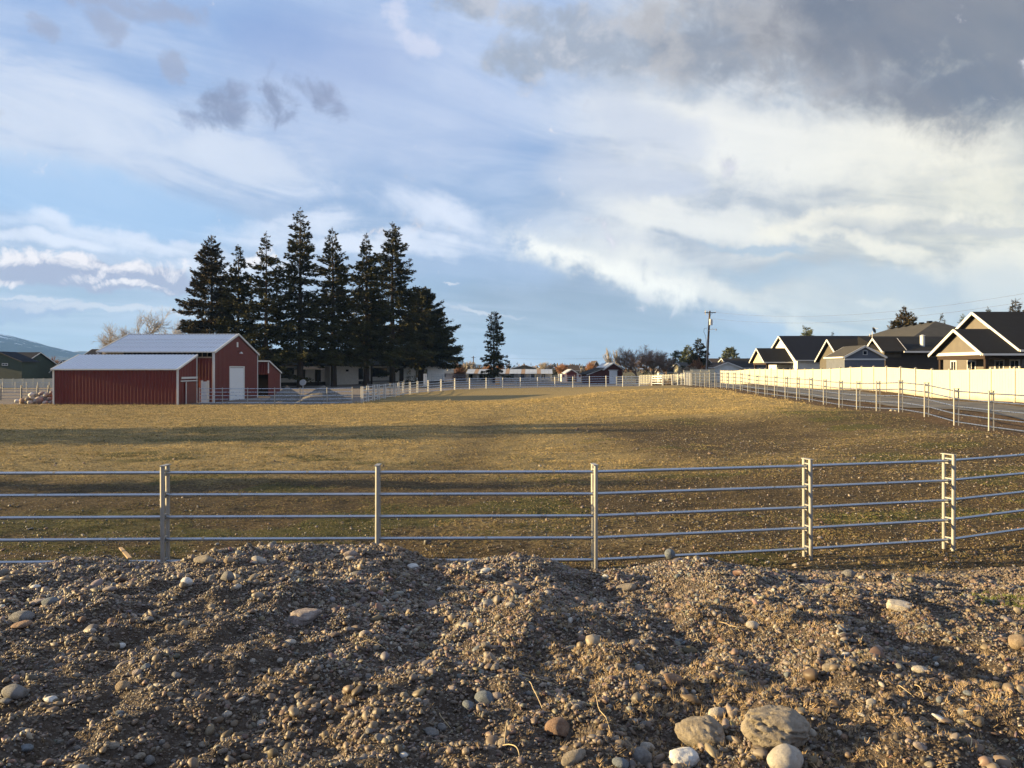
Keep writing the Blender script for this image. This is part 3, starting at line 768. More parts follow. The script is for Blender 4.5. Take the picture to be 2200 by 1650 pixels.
# open strip with framing under the eave
MB().box(BX0, BX1, BY0-.06, BY0-.02, ZE-.62, ZE-.50).build('girt', WOOD, t)
for k in range(23):
    xx = BX0+.3+k*.475
    MB().box(xx, xx+.045, BY0-.05, BY0-.01, ZE-.50, ZE-.09).build('stud', WOOD, t)
dr = MB().box(BX1-.06, BX1-.01, DY0+.06, DY1-.06, g0, DZ-.06).build('overhead_door', DOORW, t)
for k in range(6):
    z0_ = g0+.02+k*.545
    MB().box(BX1-.01, BX1+.015, DY0+.10, DY1-.10, z0_, z0_+.53).build('door_section', DOORW, dr)
MB().box(BX1-.02, BX1+.05, DY0-.12, DY0+.06, g0, DZ+.05).build('door_trim', WHITE, t)
MB().box(BX1-.02, BX1+.05, DY1-.06, DY1+.12, g0, DZ+.05).build('door_trim', WHITE, t)
MB().box(BX1-.02, BX1+.06, DY0-.12, DY1+.12, DZ-.02, DZ+.12).build('door_trim', WHITE, t)
MB().box(BX1+.028, BX1+.06, 79.0, 79.42, ZR-1.33, ZR-.83).build('gable_vent', WHITE, t)
lm = MB(); lm.path([(BX1+.03, 79.2, ZR-1.78), (BX1+.25, 79.2, ZR-1.72), (BX1+.42, 79.2, ZR-1.85)], .02)
lp = lm.build('wall_lamp', TIMBER, t)
MB().tube((BX1+.42, 79.2, ZR-1.82), (BX1+.42, 79.2, ZR-2.0), .06, 10, .20).build('lamp_shade', WHITE, lp)
fr = MB().box(-29.25, -28.75, 72.55, 72.85, g0, g0+2.0).build('side_door', DOORW, t)
MB().box(-29.32, -29.25, 72.5, 72.9, g0, g0+2.1).build('door_trim', WHITE, t); MB().box(-28.75, -28.68, 72.5, 72.9, g0, g0+2.1).build('door_trim', WHITE, t)
# annex behind
AX0, AX1, AY0, AY1 = -38, -27.75, 87.6, 92.0; zh, zl = CZ+.88, CZ-.45; ga = CZ-3.22
t = thing('red_shed', 'small red lean to shed with open dark doorway behind the tall barn', 'barn', (-32, 89.8, ga))
MB().prism([(AX0, AY0+.9, ga-.2), (AX0, AY1-.02, ga-.2), (AX0, AY1-.02, zl-.06), (AX0, AY0+.9, zh-.36)], (AX1-AX0-.03, 0, 0)).build('inner_frame', DARKIN, t)  # solid fill, near-black for the shade behind the open doorway
ribbed('wall_panel', t, (AX0, AY0, 0), (1, 0, 0), 7.6, ga-.15, lambda s: zh-.05, (0, -1, 0), RED)
ribbed('wall_panel', t, (AX0+7.6, AY0, 0), (1, 0, 0), 2.65, zh-1.55, lambda s: zh-.05, (0, -1, 0), RED)
ribbed('wall_panel', t, (AX1, AY0, 0), (0, 1, 0), AY1-AY0, ga-.15, lambda s: zh-.05+(zl-zh)*s/(AY1-AY0), (1, 0, 0), RED)
MB().prism([(AX0-.1, AY0-.15, zh), (AX0-.1, AY1+.15, zl-.05), (AX0-.1, AY1+.15, zl), (AX0-.1, AY0-.15, zh+.05)], (AX1-AX0+.25, 0, 0)).build('roof', GALVROOF, t)
MB().bar((AX1+.17, AY0-.17, zh-.02), (AX1+.17, AY1+.17, zl-.07), .06, .16).build('gable_trim', WHITE, t)
MB().box(AX1-.02, AX1+.07, AY0-.09, AY0+.05, zh-1.4, zh-.05).build('corner_trim', WHITE, t)
MB().box(AX1-.02, AX1+.07, AY1-.05, AY1+.08, ga, zl-.1).build('corner_trim', WHITE, t)
MB().box(AX0, AX1+.1, AY0-.19, AY0-.155, zh-.1, zh+.03).build('eave_trim', WHITE, t)
# ------------------------------------------------------------------ houses
def window(parent, c, u, n_, w, h, frame=WHITE, fw=.09, mull=1):
    """c centre on the wall, u unit along the wall, n_ outward unit"""
    c = Vector(c); u = Vector(u); n_ = Vector(n_); z = Vector((0, 0, 1)); mb_ = MB()
    def slab(a, b_, th, o=.0):
        pts = [c+u*a[0]+z*a[1]+n_*o, c+u*b_[0]+z*a[1]+n_*o, c+u*b_[0]+z*b_[1]+n_*o, c+u*a[0]+z*b_[1]+n_*o]; return pts, n_*th
    for a, b_ in (((-w/2-fw, -h/2-fw), (w/2+fw, -h/2)), ((-w/2-fw, h/2), (w/2+fw, h/2+fw)), ((-w/2-fw, -h/2), (-w/2, h/2)), ((w/2, -h/2), (w/2+fw, h/2))):
        mb_.prism(*slab(a, b_, .05))
    for k in range(mull):
        s_ = -w/2+w*(k+1)/(mull+1); mb_.prism(*slab((s_-.025, -h/2), (s_+.025, h/2), .04))
    f = mb_.build('window', frame, parent)
    g = MB(); g.prism(*slab((-w/2, -h/2), (w/2, h/2), .018, .002)); g.build('pane', GLASS, f)
    return f
def gable_house(t, X0, X1, Ya, Yb, zb, ze, zr, wm, rm, tm=WHITE, oh=.35, ax='x', wallname='wall', gutter=True, th=.14, X0cut=None):
    """gable block; ridge runs along X (or Y). parts go under t"""
    def q(a, b_, z): return (a, b_, z) if ax == 'x' else (b_, a, z)
    if ax == 'y': X0, X1, Ya, Yb = Ya, Yb, X0, X1
    ym = (Ya+Yb)/2; sgn = 1
    MB().prism([q(X0, Ya, zb), q(X0, Yb, zb), q(X0, Yb, ze), q(X0, ym, zr), q(X0, Ya, ze)], q(X1-X0, 0, 0)).build(wallname, wm, t)
    s_ = (zr-ze)/(ym-Ya); zo = ze-oh*s_
    for y0, y1 in ((Ya-oh, ym), (Yb+oh, ym)):
        MB().prism([q(X0-oh, y0, zo+.02), q(X0-oh, y1, zr+.02), q(X0-oh, y1, zr+.02+th), q(X0-oh, y0, zo+.02+th)], q(X1-X0+2*oh, 0, 0)).build('roof_slope', rm, t)
        for xx in (X0-oh-.03, X1+oh+.03):
            MB().bar(q(xx, y0, zo+.06), q(xx, y1, zr+.06), .05, .18).build('bargeboard', tm, t)
        if gutter: MB().bar(q(X0-oh, y0+(-.05 if y0 < y1 else .05), zo+.07), q(X1+oh, y0+(-.05 if y0 < y1 else .05), zo+.07), .09, .13).build('gutter', tm, t)
# H4 tan house nearest on the right
zb = CZ-1.9
t = thing('tan_house', 'tan house with black shingle roof and stacked gables at the right edge', 'house', (41, 53.5, zb))
gable_house(t, 32.4, 52, 48.9, 58.1, zb, CZ+1.28, CZ+3.80, SID_BEIGE, SHING['black_shingle'], oh=.4)
gable_house(t, 29.95, 33.6, 48.75, 54.1, CZ+.86, CZ+1.05, CZ+2.50, SID_BEIGE, SHING['black_shingle'], oh=.42, wallname='porch_gable')
MB().box(29.93, 33.4, 48.7, 54.15, CZ+.62, CZ+.86).build('porch_beam', TIMBER, t)
MB().bar((29.9, 48.6, CZ+.98), (29.9, 54.2, CZ+.98), .05, .20).build('gable_band', WHITE, t)
for yy in (48.85, 54.0): MB().box(30.0, 30.22, yy-.1, yy+.1, zb, CZ+.62).build('porch_post', TIMBER, t)
for y0, w in ((49.55, .8), (51.1, .8), (54.2, .85), (56.4, .6)): window(t, (32.4, y0, CZ+.03), (0, -1, 0), (-1, 0, 0), w, .95)
for x0 in (33.9, 36.6, 40.4, 44): window(t, (x0, 48.9, CZ+.12), (1, 0, 0), (0, -1, 0), 1.1, .9)
for k in range(14): MB().box(33.0+k*1.35, 33.06+k*1.35, 48.86, 48.9, zb, CZ+1.0).build('batten', SID_BEIGE, t)
# H3 big dark roofed house behind
zb = CZ-1.8
t = thing('brown_house', 'large dark house with charcoal hip roof and white flue pipe', 'house', (48, 82, zb))
MB().box(36.4, 62, 75.0, 91, zb, CZ+1.62).build('wall', SID_DARK, t)
gable_house(t, 36.24, 37.9, 74.9, 78.2, CZ+1.1, CZ+1.8, CZ+2.90, SID_TAUPE, SHING['charcoal_shingle'], oh=.36, wallname='front_gable')
rb = MB()
rb.add([(36.0, 74.3, CZ+1.68), (64, 74.3, CZ+1.68), (64, 80.1, CZ+3.36), (36.0, 80.1, CZ+3.36), (64, 74.3, CZ+1.56), (36.0, 74.3, CZ+1.56), (64, 80.1, CZ+2.5), (36.0, 80.1, CZ+2.5)], [(0, 1, 2, 3), (5, 4, 1, 0), (7, 5, 0, 3), (4, 6, 2, 1), (6, 7, 3, 2), (4, 5, 7, 6)])
rb.build('lower_roof', SHING['black_shingle'], t)
hb = MB()
hb.add([(41.6, 79.9, CZ+3.26), (49.9, 79.9, CZ+3.26), (49.9, 96, CZ+3.26), (41.6, 96, CZ+3.26), (45.6, 82.8, CZ+5.11), (45.6, 92.6, CZ+4.82)], [(0, 1, 4), (1, 2, 5, 4), (2, 3, 5), (3, 0, 4, 5), (3, 2, 1, 0)])
hb.build('hip_roof', SHING['grey_shingle'], t)
MB().box(41.9, 49.7, 80.2, 95.8, CZ+1.64, CZ+3.24).build('upper_wall', SID_DARK, t)
MB().box(37.8, 64, 74.12, 74.25, CZ+1.54, CZ+1.70).build('gutter', WHITE, t)
fl = MB().tube((40.7, 76.3, CZ+2.1), (40.7, 76.3, CZ+3.26), .22, 14).build('flue', WHITE, t, smooth=True)
MB().tube((40.7, 76.3, CZ+3.26), (40.7, 76.3, CZ+3.36), .30, 14, .06).build('flue_cap', WHITE, fl)
for k in range(6):
    f = k/5; y = 91.5-8.2*f; MB().box(45.0, 45.4, y-.22, y+.22, CZ+4.72+.26*f, CZ+4.90+.26*f).build('roof_vent', SHING['black_shingle'], t)
# dish
DX, DYY = PX(1874, 77.4), 77.4
t = thing('satellite_dish', 'small satellite dish on a thin mast above the dark roof', 'dish', (DX, DYY, CZ+2.9))
MB().tube((DX, DYY, CZ+2.7), (DX, DYY, CZ+3.75), .03, 6).build('mast', WHITE, t)
db = MB(); c0 = Vector((DX+.14, DYY-.12, CZ+3.88)); nn = Vector((.6, -.75, .3)).normalized(); a1_ = nn.orthogonal().normalized(); a2_ = nn.cross(a1_)
vs = [c0-nn*.07]; fs = []
for r_, off_ in ((.18, -.05), (.33, 0)):
    for k in range(12): vs.append(c0+nn*off_+(a1_*math.cos(k*R(30))+a2_*math.sin(k*R(30)))*r_)
for k in range(12): fs += [(0, 1+k, 1+(k+1) % 12), (1+k, 13+k, 13+(k+1) % 12, 1+(k+1) % 12)]
db.add(vs, fs).build('reflector', SHING['grey_shingle'], t)
MB().bar(c0-a2_*.3, c0+nn*.42, .025, .025).build('feed_arm', WHITE, t)
# H2 tan gable house
zb = CZ-1.85
t = thing('tan_house', 'tan house with steep white trimmed gable behind the slate blue shed', 'house', (40, 82.8, zb))
gable_house(t, 34.3, 46, 79.9, 85.7, zb, CZ+.98, CZ+3.02, SID_TAN, SHING['charcoal_shingle'], oh=.4)
MB().tube((38.5, 82.8, CZ+3.1), (38.5, 82.8, CZ+3.75), .03, 6).build('vent_pipe', WHITE, t)
# grey blue shed
zb = CZ-1.8
t = thing('garden_shed', 'slate blue gabled shed with small square vent behind the white fence', 'shed', (32.1, 72, zb))
gable_house(t, 30.3, 33.95, 70.1, 74.2, zb, CZ+1.02, CZ+1.98, SID_BLUE, SHING['grey_shingle'], oh=.12, ax='y', tm=WHITE)
MB().box(30.25, 34.0, 70.03, 70.09, CZ+.78, CZ+.92).build('trim_band', WHITE, t)
window(t, (32.15, 70.08, CZ+1.45), (1, 0, 0), (0, -1, 0), .32, .32, fw=.04, mull=0)
# H1 white house
zb = CZ-1.9
t = thing('white_house', 'white house with navy roof and small timber porch gable', 'house', (42, 101, zb))
gable_house(t, 35.4, 50, 95.4, 106.6, zb, CZ+1.15, CZ+4.15, SID_WHITE, SHING['navy_shingle'], oh=.4)
gable_house(t, 32.1, 35.5, 97.2, 102.4, CZ+.75, CZ+.95, CZ+2.50, SID_CREAM, SHING['black_shingle'], oh=.4, wallname='porch_gable')
MB().box(32.1, 35.3, 97.2, 102.4, CZ+.50, CZ+.75).build('porch_beam', TIMBER, t)
for yy in (97.4, 102.2): MB().box(32.2, 32.45, yy-.12, yy+.12, zb, CZ+.5).build('porch_post', TIMBER, t)
window(t, (39.6, 95.4, CZ+.35), (1, 0, 0), (0, -1, 0), .75, .6)
for yy in (98.5, 97.0): window(t, (35.4, yy, CZ-.25), (0, -1, 0), (-1, 0, 0), .8, .8)
# far right houses beyond the lane end
t = thing('small_house', 'small pale house with low brown roof beside the utility pole', 'house', (PX(1562, 128), 128, CZ-2.2))
gable_house(t, PX(1532, 128), PX(1586, 128), 127, 136, CZ-2.2, CZ+.15, CZ+.95, SID_WHITE, SHING['brown_shingle'], oh=.25, ax='y')
t = thing('grey_house', 'low house with long dark grey roof behind the small pale house', 'house', (PX(1600, 150), 150, CZ-2.2))
gable_house(t, PX(1565, 150), PX(1650, 150), 148, 160, CZ-2.2, CZ+.1, CZ+1.9, SID_TAUPE, SHING['charcoal_shingle'], oh=.3)
t = thing('cream_house', 'cream house with dark roof behind the utility pole and shrubs', 'house', (PX(1490, 140), 140, CZ-2.2))
gable_house(t, PX(1462, 140), PX(1500, 140), 138, 146, CZ-2.2, CZ+.2, CZ+1.0, SID_CREAM, SHING['grey_shingle'], oh=.3)
gable_house(t, PX(1492, 146), PX(1520, 146), 143.5, 152, CZ-2.2, CZ+.8, CZ+1.9, SID_TAUPE, SHING['navy_shingle'], oh=.3, wallname='rear_wall')
t = thing('brown_house', 'reddish brown roofed house right of the utility pole', 'house', (PX(1545, 175), 175, CZ-2.3))
gable_house(t, PX(1528, 175), PX(1556, 175), 172, 182, CZ-2.3, CZ+.6, CZ+2.2, SID_TAN, SHING['brown_shingle'], oh=.3)
t = thing('low_house', 'low white trimmed house behind the far picket fence', 'house', (PX(1440, 150), 150, CZ-2.4))
gable_house(t, PX(1424, 150), PX(1462, 150), 148, 156, CZ-2.4, CZ-.7, CZ+.35, SID_WHITE, SHING['charcoal_shingle'], oh=.3)
# red barn at far centre
t = thing('red_barn', 'dark red barn with white roof edge and white overhead door, far centre', 'barn', (PX(1310, 135), 135, CZ-2.6))
gable_house(t, PX(1297, 135), PX(1336, 135), 134, 150, CZ-2.7, CZ-.15, CZ+.90, REDW, OLDROOF, oh=.2, ax='y')
MB().prism([(PX(1264, 135), 134.2, CZ-1.0), (PX(1297, 135)-.02, 134.2, CZ+.0), (PX(1297, 135)-.02, 134.2, CZ-2.7), (PX(1264, 135), 134.2, CZ-2.7)], (0, 14, 0)).build('lean_to', REDW, t)
MB().bar((PX(1260, 134), 134.0, CZ-1.08), (PX(1298, 134), 134.0, CZ+.12), .06, .24).build('lean_to_trim', WHITE, t)
MB().prism([(PX(1258, 135), 133.9, CZ-1.05), (PX(1297, 135), 133.9, CZ+.1), (PX(1297, 135), 133.9, CZ+.2), (PX(1258, 135), 133.9, CZ-.95)], (0, 15, 0)).build('lean_to_roof', SHING['black_shingle'], t)
MB().box(PX(1309, 134), PX(1326, 134), 133.9, 133.97, CZ-2.7, CZ-.35).build('overhead_door', DOORW, t)
MB().box(PX(1307, 134), PX(1328, 134), 133.86, 133.93, CZ-.33, CZ-.2).build('door_trim', WHITE, t)
# small red and white barn
t = thing('monitor_barn', 'small white and red barn with stepped roof behind the arena', 'barn', (PX(1227, 165), 165, CZ-2.8))
gable_house(t, PX(1217, 165), PX(1238, 165), 164, 176, CZ-2.8, CZ-.9, CZ-.25, RED, OLDROOF, oh=.25, ax='y')
MB().box(PX(1206, 165), PX(1217, 165)-.02, 164.3, 176, CZ-2.8, CZ-1.2).build('side_wing', WHITE, t)
MB().box(PX(1238, 165)+.02, PX(1248, 165), 164.3, 176, CZ-2.8, CZ-1.2).build('side_wing', WHITE, t)
MB().box(PX(1208, 165), PX(1212, 165), 164.2, 164.28, CZ-1.9, CZ-1.25).build('red_panel', RED, t)
MB().box(PX(1243, 165), PX(1247, 165), 164.2, 164.28, CZ-1.9, CZ-1.25).build('red_panel', RED, t)
MB().box(PX(1220, 165), PX(1235, 165), 163.9, 163.98, CZ-2.8, CZ-1.75).build('doorway', DARKIN, t)  # flat near-black panel in place of a shaded doorway
t = thing('far_house', 'brown roofed house behind the small white and red barn', 'house', (PX(1224, 210), 210, CZ-3))
gable_house(t, PX(1206, 210), PX(1242, 210), 206, 216, CZ-3, CZ-.6, CZ+.8, SID_TAUPE, SHING['brown_shingle'], oh=.3)
t = thing('far_house', 'brown steep gabled house among bare trees left of the dark red barn', 'house', (PX(1278, 230), 230, CZ-3))
gable_house(t, PX(1270, 230), PX(1287, 230), 226, 240, CZ-3, CZ+.3, CZ+2.2, SID_TAUPE, SHING['brown_shingle'], oh=.3, ax='y')
t = thing('far_building', 'long low dull roofed building far behind the horse shelter', 'building', (PX(1127, 260), 260, CZ-3))
gable_house(t, PX(1098, 260), PX(1155, 260), 256, 290, CZ-3, CZ+.0, CZ+1.15, SID_TAUPE, SHING['brown_shingle'], oh=.3, ax='y')
# long horse shelter
t = thing('horse_shelter', 'long low white horse shelter with old galvanised roof', 'shelter', (PX(1093, 170), 170, CZ-2.9))
sx0, sx1 = PX(1004, 170), PX(1184, 170)
MB().box(sx0, sx1, 172.0, 174, CZ-3.0, CZ-1.0).build('wall', SID_WHITE, t)
n = 22; w = (sx1-sx0+.6)/n
for k in range(n):
    xa = sx0-.3+k*w
    MB().prism([(xa+.01, 169.2, CZ-1.15), (xa+w-.01, 169.2, CZ-1.15), (xa+w+.19, 175, CZ-.18), (xa+.21, 175, CZ-.18)], (0, 0, .06)).build('roof_sheet', RUST if k % 4 == 2 else OLDROOF, t)
for k in range(9):
    xa = sx0+k*(sx1-sx0)/8
    MB().box(xa-.08, xa+.08, 169.5, 169.66, CZ-3.0, CZ-1.14).build('post', WHITE, t)
for k in range(8):
    xa = sx0+(k+.5)*(sx1-sx0)/8
    if k in (0, 1, 2, 4, 5, 6, 7): MB().box(xa-.9, xa-.1, 171.9, 171.98, CZ-2.2, CZ-1.25).build('stall_shade_panel', DARKIN, t)  # flat near-black panels painted as the shade of stall openings
    MB().box(xa-1.1, xa+1.1, 169.7, 169.76, CZ-2.3, CZ-2.15).build('stall_rail', WHITE, t)
# small white house left of it
t = thing('white_bungalow', 'small white bungalow with grey roof between the big spruce and the orange bush', 'house', (PX(948, 172), 172, CZ-2.9))
gable_house(t, PX(920, 172), PX(976, 172), 170, 179, CZ-2.9, CZ-1.0, CZ+.0, SID_WHITE, SHING['slate_shingle'], oh=.4)
window(t, (PX(951, 170), 169.98, CZ-1.55), (1, 0, 0), (0, -1, 0), 1.4, .6)
MB().tube((PX(962, 172), 172, CZ-.6), (PX(962, 172), 172, CZ-.1), .12, 8).build('vent_pipe', WHITE, t)
MB().box(PX(921, 168), PX(946, 168), 167.9, 168, CZ-2.9, CZ-1.9).build('garden_wall', SID_WHITE, t)
# striped barrier board and cabinet in the yard
t = thing('striped_barrier', 'orange and white striped barrier board standing across the far road', 'barrier', (PX(1069, 122), 122, CZ-2.75))
OR = simple('faded_orange', (.55, .27, .08), .6); 
for k in range(6): MB().box(PX(1064, 122), PX(1073.5, 122), 121.95, 122.02, CZ-2.5+k*.2, CZ-2.31+k*.2).build('stripe', OR if k % 2 == 0 else VINYL, t)
MB().box(PX(1073.6, 122), PX(1078, 122), 121.9, 122.4, CZ-2.8, CZ-1.25).build('post', CONC, t)
for px, yy, lab in ((1108.5, 116, 'grey utility pedestal beside the far road near the shelter'), (1050, 118, 'short white bollard at the edge of the far road')):
    t = thing('pedestal', lab, 'pedestal', (PX(px, yy), yy, fz(PX(px, yy), yy)))
    z0_ = fz(PX(px, yy), yy); MB().box(PX(px-1.3, yy), PX(px+1.3, yy), yy-.12, yy+.12, z0_-.1, z0_+.85).build('body', CONC, t)
    MB().box(PX(px-1.6, yy), PX(px+1.6, yy), yy-.15, yy+.15, z0_+.852, z0_+.93).build('lid', CONC, t)
# white ranch house behind the tall trees, turned well away from the camera
hx, hy = PX(600, 128), 128.0; ang = math.atan2(23, 16.7); hz_ = CZ-2.83
mx = Matrix.Translation((hx, hy, hz_)) @ Matrix.Rotation(ang, 4, 'Z') @ Matrix.Scale(1.22, 4)   # local x along the front, local y into the house
t = thing('ranch_house', 'long white ranch house with black roof behind the row of tall spruces', 'house', (hx, hy, hz_))
RB = SHING['black_shingle']
def lb(x0, x1, y0, y1, z0, z1): return MB(mx).box(x0, x1, y0, y1, z0, z1)
lb(-5, 34, 0, 9, -.3, .42).build('foundation', SID_DARK, t)
lb(-5, 8, 0.1, 9, .42, 2.82).build('wall', SID_RANCH, t)
lb(8.02, 13.5, -1.0, 9, -.1, 2.82).build('wall', SID_RANCH, t)
lb(13.52, 22, .6, 9, .42, 2.82).build('wall', SID_RANCH, t)
lb(22.02, 34, -.2, 9, .3, 2.82).build('wall', SID_RANCH, t)
rm_ = MB(mx); rm_.add([(-6, -1.7, 2.84), (35, -1.7, 2.84), (35, 10.2, 2.84), (-6, 10.2, 2.84), (-1, 4.2, 5.1), (30, 4.2, 5.1)], [(0, 1, 5, 4), (1, 2, 5), (2, 3, 4, 5), (3, 0, 4), (3, 2, 1, 0)])
rm_.build('roof', RB, t)
MB(mx).add([(7, -3.0, 2.80), (14.5, -3.0, 2.80), (14.5, 4, 4.9), (7, 4, 4.9), (10.75, -3.0, 4.4), (10.75, 4, 5.0)], [(0, 1, 4), (1, 2, 5, 4), (0, 4, 5, 3)]).build('porch_roof', RB, t)
lb(-6, 35, -1.74, -1.71, 2.72, 2.84).build('fascia', TIMBER, t)
uu = (mx.to_3x3() @ Vector((1, 0, 0))).normalized(); nn_ = (mx.to_3x3() @ Vector((0, -1, 0))).normalized()
for lx, ly, w, h, z in ((-2.5, .1, 2.0, 1.1, 1.75), (1.2, .1, 2.4, 1.2, 1.7), (15.2, .6, 1.2, 1.5, 1.5), (19.3, .6, 3.4, 1.2, 1.75), (28.2, -.2, 2.6, 1.2, 1.55)):
    window(t, mx @ Vector((lx, ly-.003, z)), uu, nn_, w*1.22, h*1.22, frame=TIMBER, fw=.12, mull=1 if w < 3 else 3)
dd = lb(6.2, 7.2, .02, .07, .45, 2.5).build('front_door', TIMBER, t)
dd = lb(23.0, 23.9, -.27, -.22, .3, 2.4).build('side_door', TIMBER, t)
lb(11.0, 11.4, -1.16, -1.02, 1.9, 2.2).build('wall_lamp', TIMBER, t)
for lx in (7.2, 14.4): lb(lx-.1, lx+.1, -2.95, -2.75, 0, 2.8).build('porch_post', TIMBER, t)
for lx in (2.2, 4.6): lb(lx-.1, lx+.1, -2.6, -2.4, 0, 2.2).build('arbor_post', TIMBER, t)
MB(mx).add([(1.4, -2.9, 2.2), (5.4, -2.9, 2.2), (5.4, -.9, 2.2), (1.4, -.9, 2.2), (3.4, -1.9, 2.8)], [(0, 1, 4), (1, 2, 4), (2, 3, 4), (3, 0, 4), (3, 2, 1, 0)]).build('arbor_roof', WOOD, t)
lb(15, 19.5, -2.2, .55, -.1, .35).build('terrace', CONC, t)
# left houses
zb = CZ-3.8
t = thing('green_house', 'dark green two storey house at the far left edge', 'house', (-118, 172, zb))
gable_house(t, -132, -108.2, 170, 182, zb, CZ+1.1, CZ+3.6, SID_GREEN, SHING['navy_shingle'], oh=.4)
gable_house(t, PX(-50, 166), PX(50, 166), 165.5, 171, zb, CZ+1.5, CZ+3.55, SID_GREEN, SHING['navy_shingle'], oh=.3, ax='y', wallname='gable_wall', tm=SID_DARK)
window(t, (PX(8, 165), 165.4, CZ+.9), (1, 0, 0), (0, -1, 0), 1.1, .35)
t = thing('grey_house', 'low grey house with a white trimmed garage gable beside the green house', 'house', (PX(82, 188), 188, zb))
gable_house(t, PX(50, 190), PX(118, 190), 190, 200, zb, CZ-1.2, CZ+1.15, SID_BLUE, SHING['black_shingle'], oh=.3)
gable_house(t, PX(77, 186), PX(104, 186), 185.5, 191, zb, CZ-1.1, CZ+.55, SID_TAUPE, SHING['black_shingle'], oh=.3, ax='y', wallname='garage_wall')
MB().box(PX(79, 185), PX(99, 185), 185.3, 185.4, zb, CZ-1.95).build('garage_door', DOORW, t)
MB().box(PX(76, 185), PX(105, 185), 185.3, 185.45, CZ-1.45, CZ-1.25).build('trim_band', WHITE, t)
for k in range(4): MB().box(PX(80+5*k, 185), PX(83.5+5*k, 185), 185.2, 185.28, CZ-2.25, CZ-2.02).build('door_light', GLASS, t)
t = thing('grey_house', 'house with white trimmed gable just left of the long red shed', 'house', (PX(140, 176), 176, zb))
gable_house(t, PX(110, 176), PX(158, 176), 176, 186, zb, CZ-.7, CZ+1.75, SID_TAUPE, SHING['charcoal_shingle'], oh=.3, ax='y')
t = thing('dark_house', 'dark roofed house showing over the ridge of the long red shed', 'house', (PX(200, 125), 125, CZ-3.3))
gable_house(t, PX(180, 125), PX(245, 125), 123, 133, CZ-3.3, CZ+1.1, CZ+3.1, SID_TAUPE, SHING['navy_shingle'], oh=.3)
# ------------------------------------------------------------------ trees
def leafmat(name, c1, c2):
    m, b = new_mat(name)
    a = attr('tone'); r_, g_, b_ = sep(a)
    CUR.links.new(mixc(r_, c1, c2).k, b.inputs['Base Color']); b.inputs['Roughness'].default_value = .65
    b.inputs['Specular IOR Level'].default_value = .12
    return m
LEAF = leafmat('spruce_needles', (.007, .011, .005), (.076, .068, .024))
LEAFB = leafmat('brownish_spruce_needles', (.014, .012, .006), (.080, .060, .025))
LEAFG = leafmat('pale_pine_needles', (.06, .075, .045), (.15, .16, .09))
TWIG = leafmat('russet_twigs', (0.102, 0.047, 0.025), (0.255, 0.136, 0.076))
TWIGW = leafmat('pale_twigs', (0.170, 0.128, 0.093), (0.340, 0.272, 0.196))
BARK = simple('conifer_bark', (.055, .038, .028), .95, var=.4, scale=5, bmp=.9, bscale=14, dist=.05)
BARKP = simple('pale_bark', (.34, .30, .26), .9, var=.3)
BARKG = simple('grey_brown_bark', (0.221, 0.153, 0.119), .9, var=.3)
def norm(a): return a/np.maximum(np.linalg.norm(a, axis=1, keepdims=True), 1e-6)
def spray_mesh(P, Dv, L, Wd, rng, tone, name):
    """diamond needle sprays: P base, Dv unit direction"""
    n = len(P); up = norm(rng.normal(size=(n, 3))+np.array([0, 0, .6])); side = norm(np.cross(Dv, up)); nrm = np.cross(side, Dv)
    tip = P+Dv*L[:, None]; mid = P+Dv*(L*.45)[:, None]-nrm*(L*.06)[:, None]
    a = mid+side*(Wd/2)[:, None]; b_ = mid-side*(Wd/2)[:, None]
    V_ = np.stack([P, a, tip, b_], 1).reshape(-1, 3)
    i = np.arange(n)[:, None]*4; F_ = np.concatenate([i+np.array([0, 1, 2]), i+np.array([0, 2, 3])], 0)
    me = npmesh(name, V_, F_); vcol(me, 'tone', np.repeat(np.stack([tone]*3, -1), 4, 0)); return me
